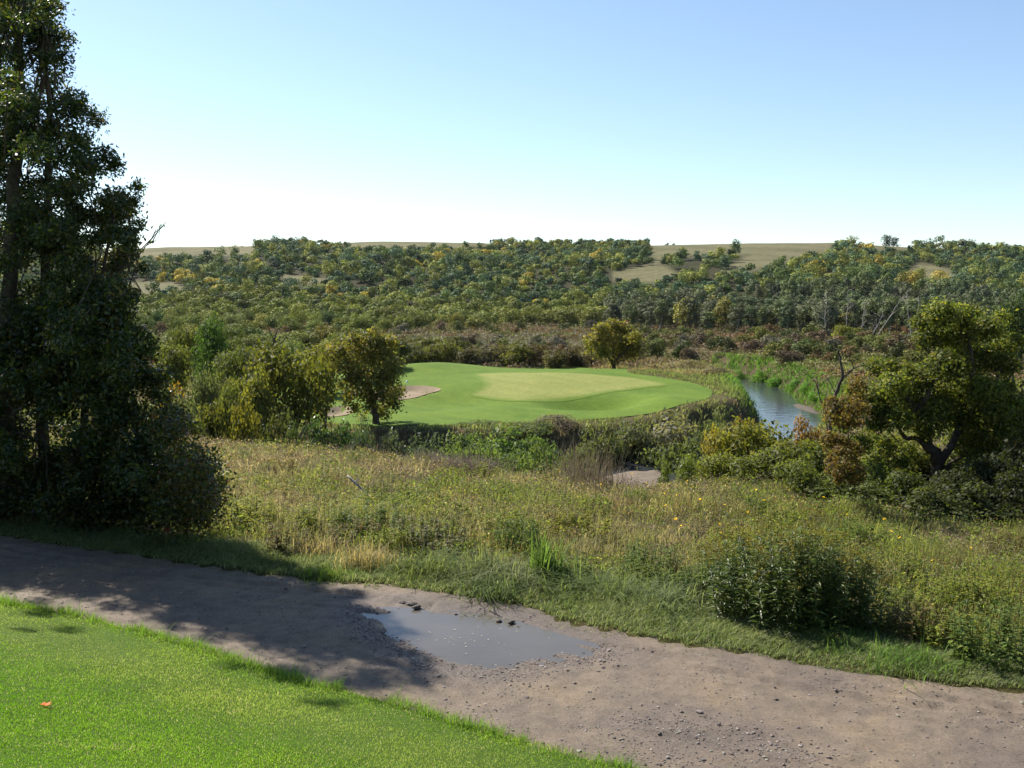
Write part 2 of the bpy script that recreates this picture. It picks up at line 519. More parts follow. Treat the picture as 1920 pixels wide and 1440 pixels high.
def pick(r, pal, n, jit=.16):
    """n colours out of a palette [(weight, colour)] with a little variation"""
    w = np.array([p[0] for p in pal], float); c = np.array([p[1] for p in pal], float)
    k = r.choice(len(pal), n, p=w / w.sum())
    return np.clip(c[k] * (1 + r.normal(0, jit, (n, 1))) * (1 + r.normal(0, jit * .3, (n, 3))), .003, .9)


def clump_points(r, cen, rad, n, shell=.7):
    cen = np.asarray(cen, float); rad = np.asarray(rad, float)
    if rad.ndim == 1: rad = np.repeat(rad[:, None], 3, 1)
    pr = rad[:, 0] ** 2; k = r.choice(len(cen), n, p=pr / pr.sum())
    d = unit(r.normal(size=(n, 3)))
    low = d[:, 2] < -.25; d[low & (r.random(n) < .6), 2] *= -1
    f = np.where(r.random(n) < .72, shell + (1 - shell) * r.random(n), r.random(n) ** .4) * r.normal(1, .1, n)
    clump_points.out = d
    return cen[k] + d * rad[k] * f[:, None], k


# ------------------------------------------------------------------ sky, sun, render setup
SUN_EL, SUN_AZ = R(43), R(-45)
world = bpy.data.worlds.new('World'); SC.world = world; world.use_nodes = True
wn = world.node_tree; bg = wn.nodes['Background']
sky = wn.nodes.new('ShaderNodeTexSky'); sky.sky_type = 'NISHITA'; sky.sun_disc = False
sky.sun_elevation = SUN_EL; sky.sun_rotation = SUN_AZ; sky.altitude = 500
sky.air_density = 1.0; sky.dust_density = .35; sky.ozone_density = 1.6
wn.links.new(sky.outputs[0], bg.inputs[0]); bg.inputs[1].default_value = .08
sl = bpy.data.lights.new('sun', 'SUN'); sl.energy = 5.0; sl.angle = R(.5); sl.color = (1, .94, .83)
so = bpy.data.objects.new('sun', sl); C.objects.link(so)
S = Vector((math.sin(SUN_AZ) * math.cos(SUN_EL), math.cos(SUN_AZ) * math.cos(SUN_EL), math.sin(SUN_EL)))
so.rotation_euler = (-S).to_track_quat('-Z', 'Y').to_euler(); so.location = (0, 0, 60)

cam = bpy.data.cameras.new('camera'); co = bpy.data.objects.new('camera', cam); C.objects.link(co)
cam.sensor_width = 36; cam.lens = 36 * FPX / 1920; cam.clip_start = .1; cam.clip_end = 6000
co.location = (0, 0, E); co.rotation_euler = (math.pi / 2 - PITCH, 0, 0)
SC.camera = co
SC.view_settings.view_transform = 'Standard'; SC.view_settings.look = 'None'; SC.view_settings.exposure = 1.12; SC.view_settings.gamma = 1
cy = SC.cycles
cy.max_bounces = 6; cy.diffuse_bounces = 3; cy.glossy_bounces = 2; cy.transmission_bounces = 4; cy.transparent_max_bounces = 4
cy.use_denoising = True; cy.sample_clamp_indirect = 6
cy.caustics_reflective = False; cy.caustics_refractive = False

# ------------------------------------------------------------------ ground sheet
def ground():
    a = np.linspace(-.78, .78, 521)
    ys = [-14.0]
    while ys[-1] < 1500: ys.append(ys[-1] + max(.16, (abs(ys[-1]) + 6) * .0115))
    ys = np.array(ys)
    Y, A = np.meshgrid(ys, a, indexing='ij'); X = A * (Y + 42)
    x, y = X.ravel(), Y.ravel()
    z = land(x, y)
    s, t = st(x, y)
    low = np.where(y < 40, np.minimum(smooth(0.1, .6, s_far(t) - s), 1) * .3, 0)
    low = low + .45 * smooth(0, 1.2, -poly_sd(x, y, FAIRWAY))
    for b in BUNKERS: low = np.maximum(low, .45 * smooth(0, .8, -poly_sd(x, y, b)))
    z = z - low
    ny, nx = Y.shape
    idx = np.arange(ny * nx).reshape(ny, nx)
    Q = np.stack([idx[:-1, :-1], idx[:-1, 1:], idx[1:, 1:], idx[1:, :-1]], -1).reshape(-1, 4)
    n = fbm(x / 30, y / 30, 60)[:, None]; n2 = fbm(x / 7, y / 7, 61)[:, None]
    mead = np.array([.075, .065, .028]) + n2 * np.array([.02, .015, .01])
    flood = np.array([.085, .072, .035]) + n * np.array([.03, .02, .012])
    hill = np.array([.152, .142, .080]) + n * np.array([.05, .04, .03]) + n2 * np.array([.03, .022, .012])
    wood = np.array([.042, .042, .022]) + n2 * np.array([.02, .015, .01])  # ground under the trees coloured dark to paint shade into the gaps
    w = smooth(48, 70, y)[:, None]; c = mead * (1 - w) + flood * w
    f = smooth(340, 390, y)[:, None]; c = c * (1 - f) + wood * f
    uu, vv = px_of(x, y, z)
    h = smooth(845, 890, y)[:, None]
    for p in BARE: h = np.maximum(h, (1 - smooth(-4, 7, poly_sd(uu, vv - 3, p)))[:, None] * (y > 330)[:, None])
    c = c * (1 - h) + hill * h
    d = river_d(x, y)
    mud = ((1 - smooth(3.6, 6.2, d)) * (z < RIVER_Z + 1.8))[:, None]
    c = c * (1 - mud) + np.array([.085, .062, .045]) * mud
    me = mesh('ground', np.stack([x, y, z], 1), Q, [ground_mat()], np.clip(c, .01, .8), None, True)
    tag(put('ground', me), kind='structure')


# bare grass and tracks on the far hillside, as seen outlines later used on the terrain
BARE = [np.array(p, float) for p in (
    [(1218, 452), (1562, 450), (1548, 478), (1445, 497), (1345, 517), (1375, 492), (1408, 474), (1220, 478)],
    [(1150, 506), (1215, 494), (1250, 498), (1275, 515), (1205, 530), (1150, 522)],
    [(200, 460), (485, 456), (470, 474), (200, 480)], [(590, 456), (700, 448), (925, 452), (912, 462), (700, 464)],
    [(525, 510), (612, 521), (606, 531), (540, 528)], [(200, 525), (330, 528), (362, 544), (200, 552)],
    [(1722, 488), (1782, 503), (1792, 530), (1748, 532), (1690, 518)], [(1225, 474), (1245, 474), (1228, 502)],
    [(1600, 452), (1710, 458), (1710, 466), (1650, 466)])]


def patch(name, P, fn, step, mats, off=0., smoothed=True, inner=0.):
    """sheet over a polygon, following the terrain"""
    P = np.asarray(P, float)
    lo, hi = P.min(0), P.max(0)
    gx, gy = np.meshgrid(np.arange(lo[0], hi[0], step), np.arange(lo[1], hi[1], step))
    q = np.stack([gx.ravel(), gy.ravel()], 1) + rng.uniform(-.12, .12, (gx.size, 2)) * step
    q = q[poly_sd(q[:, 0], q[:, 1], P) < -step * .4]
    pts = [Vector(p) for p in P] + [Vector(p) for p in q]
    vs, es, fs, *_ = geometry.delaunay_2d_cdt(pts, [(i, (i + 1) % len(P)) for i in range(len(P))], [], 1, 1e-5)
    v = np.array([(a.x, a.y) for a in vs]); f = np.array([list(t) + [-1] for t in fs])
    return mesh(name, np.column_stack([v, fn(v[:, 0], v[:, 1]) + off]), f, mats, None, None, smoothed, {'inner': smooth(.1, inner, -poly_sd(v[:, 0], v[:, 1], P) + .5 * fbm(v[:, 0] / 2, v[:, 1] / 2, 97))} if inner else None)


def strip_sheet(name, t, s0, s1, ns, zfn, mats, extra=None, power=1.0):
    k = np.linspace(0, 1, ns) ** power
    T, K = np.meshgrid(t, k, indexing='ij')
    Sx = s0(T) * (1 - K) + s1(T) * K
    x = CX + DIRX * T + NX * Sx; y = CY + DIRY * T + NY * Sx
    x, y = x.ravel(), y.ravel(); z = zfn(x, y)
    idx = np.arange(T.size).reshape(T.shape)
    Q = np.stack([idx[:-1, :-1], idx[1:, :-1], idx[1:, 1:], idx[:-1, 1:]], -1).reshape(-1, 4)
    return mesh(name, np.stack([x, y, z], 1), Q, mats, None, None, True, extra(x, y) if extra else None)


ground()
tp = np.arange(-22, 18, .034)
me = strip_sheet('dirt_path', tp, lambda t: s_near(t) - .25, lambda t: s_far(t) + .22, 82, path_z, [path_mat()],
                 lambda x, y: {'wet': np.clip(1 - smooth(.05, .85, poly_sd(x, y, PUDDLE) + .25 * fbm(x * 3, y * 3, 70)) + .55 * smooth(.1, .5, fbm(x / 1.6, y / 1.1, 71)), 0, 1)})
tag(put('dirt_path', me), kind='structure')
M_LAWN = turf_mat('lawn_turf', (.038, .072, .010), (.056, .095, .015))
me = strip_sheet('lawn', np.arange(-30, 26, .12), lambda t: s_near(t), lambda t: s_near(t) - 16, 110, land, [M_LAWN], None, 1.6)
tag(put('lawn', me), kind='structure')
WPOLY = spline([(PUDDLE.mean(0) + (p - PUDDLE.mean(0)) * 1.13) for p in PUDDLE[::4]], 4, True)
tag(put('puddle', patch('puddle', WPOLY, lambda x, y: 0 * x + .0, .3, [water_mat('muddy_water', (.078, .068, .055), .03, 9, .10)])), kind='structure')
M_FAIR = turf_mat('fairway_turf', (.064, .118, .012), (.104, .160, .019), None, .025)
M_PUTT = turf_mat('putting_turf', (.155, .182, .046), (.21, .22, .066), (.09, .145, .017), .02)
M_SAND = solid_mat('bunker_sand', [(.3, (.19, .148, .10)), (.7, (.25, .198, .138))], 1.5, .95, .1, .5, 12)
tag(put('fairway', patch('fairway', FAIRWAY, land, .55, [M_FAIR], .03)), kind='structure')
tag(put('putting_green', patch('putting_green', PUTT, land, .4, [M_PUTT], .055, True, 1.6)), kind='structure')
for k, b in enumerate(BUNKERS):
    tag(put('sand_bunker', patch('sand_bunker', b * 1.0, land, .35, [M_SAND], .075)), ['pale sand bunker cut into the slope beside the putting green', 'small sand bunker behind the glossy shrubs, partly hidden by the trees'][k], 'sand bunker', kind='structure')
# river sheet
rd = unit(np.gradient(RIVER, axis=0)); rn = np.stack([-rd[:, 1], rd[:, 0]], 1)
kk = np.linspace(-5.2, 5.2, 9)
rv = (RIVER[:, None] + rn[:, None] * kk[None, :, None]).reshape(-1, 2)
ri = np.arange(len(RIVER) * 9).reshape(-1, 9)
rq = np.stack([ri[:-1, :-1], ri[1:, :-1], ri[1:, 1:], ri[:-1, 1:]], -1).reshape(-1, 4)
tag(put('river', mesh('river', np.column_stack([rv, np.full(len(rv), RIVER_Z)]), rq, [water_mat('river_water', (.028, .032, .038), 1.0, .9, .12)], None, None, True)), kind='structure')
M_MUDSAND = solid_mat('river_sand', [(.3, (.06, .048, .036)), (.7, (.10, .082, .064))], 1.2, .9, .2, .5, 9)
bar = spline([flat(u, v, RIVER_Z + .15) for u, v in [(1090, 910), (1120, 889), (1158, 880), (1185, 876), (1205, 877), (1228, 873), (1244, 876), (1256, 886), (1262, 910)]], 4, True)
tag(put('sand_bar', patch('sand_bar', bar, lambda x, y: RIVER_Z - .04 + .20 * smooth(0, 2.2, -poly_sd(x, y, bar)) + .03 * fbm(x, y, 80), .4, [solid_mat('bar_sand', [(.3, (.105, .082, .062)), (.7, (.165, .132, .102))], 1.2, .9, .2, .5, 9)])), kind='structure')
bar2 = spline([flat(u, v, RIVER_Z + .1) for u, v in [(1484, 756), (1510, 759), (1540, 768), (1536, 776), (1508, 769), (1488, 762)]], 4, True)
tag(put('mud_bank', patch('mud_bank', bar2, lambda x, y: RIVER_Z - .08 + .35 * smooth(0, 1.0, -poly_sd(x, y, bar2)) + .05 * fbm(x, y, 81), .4, [M_MUDSAND])), kind='structure')

# pale air over the valley
def haze():
    x0, x1, y0, y1, z0, z1 = -1500, 1500, -60, 1620, -13, 95
    v = [(x, y, z) for z in (z0, z1) for y in (y0, y1) for x in (x0, x1)]
    q = [(0, 2, 3, 1), (4, 5, 7, 6), (0, 1, 5, 4), (2, 6, 7, 3), (0, 4, 6, 2), (1, 3, 7, 5)]
    m, nt, out = new_mat('thin_air')
    p = nd(nt, 'ShaderNodeVolumePrincipled'); p.inputs['Color'].default_value = (.80, .88, 1, 1); p.inputs['Density'].default_value = HAZE; p.inputs['Anisotropy'].default_value = .25
    nt.links.new(p.outputs[0], out.inputs['Volume'])
    tag(put('haze', mesh('haze', v, np.array(q), [m])), 'thin pale haze lying over the whole valley', 'haze', None, 'stuff')


HAZE = .00002
haze()
# ------------------------------------------------------------------ plant builders
PAL_REL = [(5, (1, 1, 1)), (2.2, (.68, .74, .7)), (2, (1.45, 1.3, 1.05)), (.7, (2.1, 1.65, .9))]
WOODC = np.array([1., 1., 1.])


def crown_clumps(r, H, W, base, n, dome=False):
    d = unit(r.normal(size=(n, 3)))
    if dome:          # foliage right down to the ground
        d[:, 2] = np.abs(d[:, 2]); f = r.uniform(.3, .8, n)[:, None]
        c = d * f * np.array([W / 2, W / 2, H * .95]) + np.array([0, 0, H * .06])
        rad = r.uniform(.15, .26, n) * W
        rr = np.stack([rad, rad, np.minimum(rad * r.uniform(.7, 1.0, n), H * .26)], 1)
        return c, rr
    d[:, 2] = np.where((d[:, 2] < -.35) & (r.random(n) < .6), -d[:, 2], d[:, 2])
    f = r.uniform(.35, .78, n)[:, None]
    c = d * f * np.array([W / 2, W / 2, (H - base) / 2]) + np.array([0, 0, (H + base) / 2])
    rad = r.uniform(.15, .27, n) * W
    rr = np.stack([rad, rad, rad * r.uniform(.65, .95, n)], 1)
    rr[:, 2] = np.minimum(rr[:, 2], (H - base) * .3)
    return c, rr


def tree_proto(seed, H, W, base, nc, nl, L, trunk_r=.12, asp=.55, up=.5, pal=PAL_REL, shell=.62, limbs=6, bark=None, sides=6, leafmat=None, trunk=True, dome=False):
    """returns (crown mesh, trunk mesh) around a base at the origin"""
    r = np.random.default_rng(seed)
    c, rr = crown_clumps(r, H, W, base, nc, dome)
    P, k = clump_points(r, c, rr, nl, shell)
    P[:, 2] = np.maximum(P[:, 2], .05)
    tone = r.normal(1, .14, nc)[k][:, None]
    s = Soup(); s.add(*leaf_geo(P, L * r.uniform(.6, 1.35, nl), pick(r, pal, nl) * tone, r, asp, up, 0., clump_points.out))
    crown = s.mesh('crown', [leafmat or M_LEAF])
    if not trunk: return crown, None
    w = Soup(); top = np.array([r.normal(0, .06) * W, r.normal(0, .06) * W, base + (H - base) * .55])
    T = wiggle((0, 0, -.4), top, r, .12, 7)
    w.add(*tube_geo(T, np.linspace(trunk_r * 1.25, trunk_r * .45, 7), sides), 1)
    for j in r.permutation(nc)[:limbs]:
        a = T[r.integers(2, 6)]
        w.add(*tube_geo(wiggle(a, c[j], r, .15, 5), np.linspace(trunk_r * .5, trunk_r * .12, 5), 5), 1)
    return crown, w.mesh('trunk', [bark or M_BARK], True)


def add_tree(name, label, cat, protos, x, y, H, W, color, group=None, z=None, r=None, sink=0.):
    """a thing of crown and trunk, scaled from a builder of known height and width"""
    (crown, trunk, h0, w0) = protos
    z = float(land(np.array([x]), np.array([y]))[0]) if z is None else z
    e = empty(name, (x, y, z - sink), label, cat, group)
    e.rotation_euler = (0, 0, r if r is not None else random.uniform(0, 6.28)); e.scale = (W / w0, W / w0, (H + sink) / h0)
    put('crown' if cat == 'tree' else 'foliage', crown, parent=e, color=color)
    if trunk: put('trunk' if cat == 'tree' else 'stems', trunk, parent=e)
    return e


random.seed(5)


def px_thing(u, y, vtop, wpx):
    """ground point, height and width of a plant seen at u whose top is at vtop"""
    x = x_at(u, y, -5); z = float(land(np.array([x]), np.array([y]))[0]); x = x_at(u, y, z)
    return x, z, z_at(vtop, y) - z, wpx * y / FPX


def px_world(u, v, y): z = z_at(v, y); return np.array([x_at(u, y, z), y, z])


def hero(name, label, cat, y, base_u, clumps, limbs, nl, L, pal, thick, mat=M_LEAF, asp=.5, up=.5, bark=None, shell=.6, seed=1, parts=('crown', 'trunk'), lift=0., squash=.85, more=1, loose=0.):
    """a particular tree: clump discs and limbs given by their sight lines, placed at its own distance with real depth"""
    r = np.random.default_rng(seed)
    x0 = x_at(base_u, y, -4); z0 = float(land(np.array([x0]), np.array([y]))[0]); x0 = x_at(base_u, y, z0)
    o = np.array([x0, y, z0]); e = empty(name, o, label, cat)
    cen, rad = [], []
    for (u, v, rp, *d) in clumps:
        for q in range(more):
            yy = y + (d[0] if d else 0) + r.normal(0, thick)
            k = rp / FPX * yy
            cen.append(px_world(u, v, yy) - o + (r.normal(0, .25 * k, 3) if q else 0)); rad.append((k, k * 1.05, k * squash))
    P, k = clump_points(r, cen, rad, nl, shell); od = clump_points.out
    if loose: P += r.normal(0, loose, P.shape)
    P[:, 2] = np.maximum(P[:, 2], -.1)
    tone = r.normal(1, .13, len(cen))[k][:, None]
    s = Soup(); s.add(*leaf_geo(P, L * r.uniform(.55, 1.4, nl), pick(r, pal, nl) * tone, r, asp, up, 0., od, 1.1))
    put(parts[0], s.mesh(parts[0], [mat]), parent=e)
    if limbs:
        w = Soup()
        for pts, r0, r1 in limbs:
            Q = np.array([px_world(p[0], p[1], y + (p[2] if len(p) > 2 else 0)) - o for p in pts])
            Q = spline(Q, 5); w.add(*tube_geo(Q + r.normal(0, r1 * .5, Q.shape), np.linspace(r0, r1, len(Q)), 8), 1)
        cc = np.array(cen)
        for j in r.permutation(len(cc))[:max(6, len(cc) // 3)]:
            Ls = limbs[r.integers(len(limbs))]; p = Ls[0][-1 if r.random() < .6 else len(Ls[0]) // 2]
            a = px_world(p[0], p[1], y + (p[2] if len(p) > 2 else 0)) - o
            if np.linalg.norm(cc[j] - a) < 3.2: w.add(*tube_geo(wiggle(a, cc[j], r, .2, 6), np.linspace(Ls[2] * .8, .012, 6), 5), 1)
        put(parts[1], w.mesh(parts[1], [bark or M_BARK], True), parent=e)
    return e


# ------------------------------------------------------------------ the big dark trees at the near left
PAL_DARK = [(4, (.022, .038, .011)), (3, (.036, .058, .014)), (1.8, (.07, .085, .018)), (.8, (.125, .125, .022)), (.3, (.12, .08, .02))]  # brighter olive tones paint sunlit leaves into the dark crowns


def poly_clumps(P, n, r0, r1, r, keep=None):
    P = np.array(P, float); lo, hi = P.min(0), P.max(0); out = []
    while len(out) < n:
        u, v = r.uniform(lo, hi)
        rp = r.uniform(r0, r1)
        if poly_sd(np.array([u]), np.array([v]), P)[0] < -rp * .55: out.append((u, v, rp, (120 - u) * .0042))
    return out


r_ = np.random.default_rng(3)
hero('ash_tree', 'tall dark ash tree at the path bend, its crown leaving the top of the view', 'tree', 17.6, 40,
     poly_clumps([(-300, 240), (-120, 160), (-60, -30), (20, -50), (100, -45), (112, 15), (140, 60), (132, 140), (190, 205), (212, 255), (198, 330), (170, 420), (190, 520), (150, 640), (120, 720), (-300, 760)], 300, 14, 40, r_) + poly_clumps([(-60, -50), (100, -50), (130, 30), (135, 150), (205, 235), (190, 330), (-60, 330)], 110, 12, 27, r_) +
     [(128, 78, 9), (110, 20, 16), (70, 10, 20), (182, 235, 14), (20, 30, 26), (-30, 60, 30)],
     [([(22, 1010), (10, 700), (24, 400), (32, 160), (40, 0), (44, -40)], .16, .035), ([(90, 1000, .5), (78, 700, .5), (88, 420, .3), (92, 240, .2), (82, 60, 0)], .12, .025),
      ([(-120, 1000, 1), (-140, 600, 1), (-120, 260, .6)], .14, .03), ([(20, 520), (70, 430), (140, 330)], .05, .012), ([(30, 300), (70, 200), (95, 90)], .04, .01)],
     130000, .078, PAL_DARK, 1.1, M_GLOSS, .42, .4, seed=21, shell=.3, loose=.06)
hero('ash_tree', 'leafy dark ash tree with a lobe of yellowish leaves reaching into the sky', 'tree', 16.9, 150,
     poly_clumps([(60, 360), (190, 330), (215, 350), (262, 345), (262, 385), (235, 430), (262, 450), (240, 500), (262, 540), (240, 600), (262, 660), (240, 760), (60, 800)], 90, 12, 30, r_) + [(258, 352, 13), (246, 478, 12), (265, 505, 12), (225, 372, 20), (215, 312, 20), (236, 400, 24), (242, 440, 22), (228, 480, 26), (218, 540, 26), (240, 560, 20), (200, 290, 18), (250, 380, 16), (262, 420, 12)],
     [([(150, 1000), (160, 760), (185, 560), (215, 400)], .09, .012), ([(140, 690), (190, 610), (240, 545), (265, 545)], .05, .008), ([(180, 560), (215, 520), (262, 480)], .03, .008)],
     44000, .074, [(4, (.024, .042, .011)), (3, (.042, .06, .014)), (2, (.085, .09, .02)), (.8, (.14, .12, .03))], .8, M_GLOSS, .42, .4, seed=22, shell=.3, loose=.05)
hero('shrub', 'dense dark thicket shrub under the ash trees beside the path', 'shrub', 17.0, 120,
     poly_clumps([(-300, 600), (200, 540), (270, 600), (300, 660), (335, 740), (355, 830), (350, 900), (338, 1000), (-300, 1010)], 330, 16, 42, r_),
     [([(60, 1000), (70, 800)], .03, .01), ([(230, 1000), (240, 820)], .03, .01), ([(-120, 1000), (-140, 800)], .03, .01)],
     150000, .085, PAL_DARK, .75, M_GLOSS, .5, .4, seed=23, parts=('foliage', 'stems'), shell=.3, loose=.08)
hero('shrub', 'shrub with reddish and olive leaves spilling from the dark thicket into the meadow', 'shrub', 16.6, 370,
     poly_clumps([(290, 760), (340, 790), (365, 850), (395, 880), (405, 960), (380, 990), (290, 1000)], 34, 11, 24, r_) + [(375, 880, 14), (400, 905, 11), (392, 930, 12)],
     [([(350, 1005), (360, 880)], .02, .006), ([(354, 1006), (385, 950), (405, 900)], .02, .006)],
     15000, .07, [(4, (.032, .048, .013)), (2, (.07, .06, .018)), (2.5, (.13, .12, .022)), (.7, (.17, .08, .03))], .8, M_GLOSS, .5, .4, seed=24, parts=('foliage', 'stems'), shell=.3, loose=.16)
hero('bare_sapling', 'thin bare twigs leaning out behind the dark ash lobe', 'sapling', 19, 215, [(304, 425, 6), (285, 455, 5), (262, 470, 8), (250, 440, 8)],
     [([(215, 560), (245, 500), (275, 460), (312, 415)], .022, .004), ([(240, 505), (258, 455), (273, 430)], .010, .003), ([(275, 460), (296, 447), (300, 425)], .008, .003), ([(230, 530), (240, 480), (236, 440)], .010, .003)],
     90, .06, PAL_DARK, .1, M_LEAF, .4, .3, seed=25, parts=('leaves', 'branches'))

# ------------------------------------------------------------------ the gnarled maple and its neighbours at the right
PAL_MAPLE = [(4, (.072, .088, .016)), (3, (.045, .06, .013)), (2.0, (.125, .13, .022)), (.6, (.17, .155, .028))]
hero('gnarled_maple', 'old gnarled maple with a black crooked trunk and yellow-green crown by the river', 'tree', 33, 1755,
     [(1765, 592, 34), (1810, 600, 34), (1735, 605, 24), (1850, 620, 30), (1790, 640, 40), (1740, 640, 26), (1870, 660, 30), (1890, 690, 24), (1830, 680, 42), (1780, 690, 40), (1745, 700, 30),
      (1880, 730, 26), (1840, 740, 44), (1790, 740, 40), (1720, 720, 34), (1680, 725, 30), (1700, 760, 36), (1650, 745, 28), (1620, 760, 26), (1590, 770, 22), (1660, 780, 28), (1760, 770, 40), (1820, 790, 42),
      (1870, 780, 28), (1740, 800, 34), (1690, 790, 24), (1870, 820, 34), (1900, 800, 26), (1840, 830, 36), (1800, 830, 30), (1640, 800, 18), (1885, 860, 34), (1830, 870, 34), (1600, 735, 14), (1640, 690, 20), (1670, 690, 18), (1905, 640, 16), (1900, 900, 30), (1860, 905, 26), (1580, 800, 16), (1620, 830, 20), (1660, 840, 22), (1700, 850, 20), (1690, 870, 18), (1560, 780, 14), (1800, 900, 26), (1830, 920, 26), (1900, 760, 26), (1880, 600, 16), (1700, 700, 18), (1650, 870, 18)],
     [([(1752, 975), (1762, 900), (1748, 850), (1728, 800), (1716, 770)], .24, .15), ([(1745, 845), (1720, 822), (1695, 820), (1680, 795), (1645, 785)], .11, .03), ([(1716, 775), (1700, 745), (1680, 730)], .08, .02),
      ([(1755, 880), (1790, 820), (1815, 740), (1820, 660), (1800, 600)], .16, .03), ([(1800, 790), (1850, 740), (1880, 690)], .09, .02), ([(1770, 880), (1820, 850), (1890, 845)], .10, .03), ([(1650, 786), (1625, 760), (1640, 735), (1660, 728)], .04, .012), ([(1860, 740), (1890, 715), (1900, 690)], .03, .01)],
     80000, .11, PAL_MAPLE, .85, M_LEAF, .6, .55, seed=31, loose=.10, shell=.4, squash=.8)
hero('brown_shrub', 'tall shrub of orange-brown withered leaves beside the gnarled maple', 'shrub', 31.5, 1600,
     poly_clumps([(1560, 735), (1610, 700), (1640, 760), (1625, 830), (1625, 900), (1590, 930), (1560, 900), (1535, 830), (1535, 780)], 40, 11, 22, r_),
     [([(1600, 950), (1595, 850), (1580, 760)], .04, .01), ([(1605, 950), (1615, 840), (1620, 760)], .03, .01)],
     8500, .09, [(3, (.085, .052, .018)), (2, (.11, .075, .022)), (3, (.065, .062, .018)), (.8, (.15, .125, .03))], .5, M_LEAF, .6, .4, seed=32, parts=('foliage', 'stems'))
hero('dead_snag', 'broken dead snag with pale peeled wood above the brown shrub', 'dead tree', 32.5, 1555, [(1560, 700, 5), (1585, 665, 4)],
     [([(1556, 860), (1558, 800), (1568, 738), (1580, 705), (1577, 680), (1572, 655)], .075, .028), ([(1580, 708), (1600, 690), (1590, 668)], .03, .007), ([(1585, 700), (1620, 685), (1650, 705)], .02, .005), ([(1568, 740), (1552, 710), (1540, 700)], .018, .004), ([(1575, 660), (1583, 640)], .012, .003), ([(1600, 690), (1625, 700), (1640, 690)], .012, .003)],
     30, .06, PAL_MAPLE, .1, seed=33, bark=M_SNAG, parts=('leaves', 'trunk'))
hero('dead_branch', 'thin grey dead limb arching over the river mud', 'dead tree', 34, 1560, [(1520, 700, 4)],
     [([(1556, 850), (1549, 790), (1536, 742), (1528, 715), (1510, 700), (1490, 682)], .026, .004), ([(1536, 742), (1530, 700), (1526, 680)], .012, .004), ([(1512, 702), (1500, 705), (1488, 700)], .008, .003)],
     12, .05, PAL_MAPLE, .1, seed=34, bark=M_SNAG, parts=('leaves', 'trunk'))

# ------------------------------------------------------------------ trees standing round the green
hero('leaning_elm', 'rust-tinged elm with a leaning dark trunk at the fairway edge', 'tree', 83, 702,
     [(640, 660, 20), (665, 645, 22), (700, 638, 22), (730, 650, 20), (650, 690, 22), (680, 675, 28), (715, 675, 26), (740, 690, 20), (660, 715, 20), (690, 710, 28), (725, 715, 24), (742, 735, 16), (640, 725, 12), (675, 738, 18), (705, 745, 22), (732, 752, 16), (712, 768, 13), (690, 762, 11), (655, 740, 12), (628, 680, 12), (665, 765, 11), (720, 780, 11), (740, 762, 12), (650, 755, 9), (735, 745, 14), (632, 650, 14), (615, 665, 12), (700, 650, 24), (680, 780, 8)],
     [([(706, 800), (702, 765), (694, 730), (685, 690)], .34, .14), ([(700, 755), (715, 720), (725, 680)], .16, .06), ([(694, 735), (668, 700), (650, 670)], .13, .05)],
     14000, .25, [(4, (.09, .088, .02)), (3, (.06, .068, .016)), (2, (.13, .10, .025)), (1, (.15, .15, .03))], 1.3, M_LEAF, .6, .5, seed=41, loose=.22, squash=.85)
hero('golden_maple', 'round golden-olive maple standing at the back of the putting green', 'tree', 138, 1152,
     [(1110, 640, 13), (1128, 622, 16), (1150, 613, 16), (1172, 620, 15), (1190, 636, 14), (1122, 645, 17), (1150, 640, 20), (1178, 650, 17), (1195, 655, 11), (1132, 662, 14), (1160, 665, 16), (1183, 668, 12), (1150, 680, 9), (1106, 655, 8)],
     [([(1150, 702), (1151, 680), (1150, 650)], .36, .2), ([(1151, 684), (1135, 660), (1120, 640)], .2, .07), ([(1151, 680), (1172, 658), (1185, 645)], .2, .07)],
     8000, .36, [(4, (.12, .11, .022)), (3, (.08, .082, .02)), (2, (.165, .145, .03)), (.6, (.12, .08, .02))], 1.3, M_LEAF, .6, .5, seed=42, loose=.3)
hero('dead_tree', 'leafless black dead tree rising from the bushes left of the fairway', 'dead tree', 92, 512, [(500, 660, 6)],
     [([(508, 745), (511, 690), (516, 655), (514, 640), (520, 622)], .28, .05), ([(512, 680), (500, 668), (484, 662)], .1, .03), ([(516, 650), (530, 640), (538, 630)], .06, .02), ([(514, 636), (505, 622), (508, 612)], .05, .02), ([(510, 690), (490, 690), (476, 678)], .07, .02), ([(520, 622), (526, 612)], .04, .015), ([(514, 668), (528, 660)], .04, .015)],
     40, .2, PAL_MAPLE, .4, seed=43, parts=('leaves', 'trunk'))

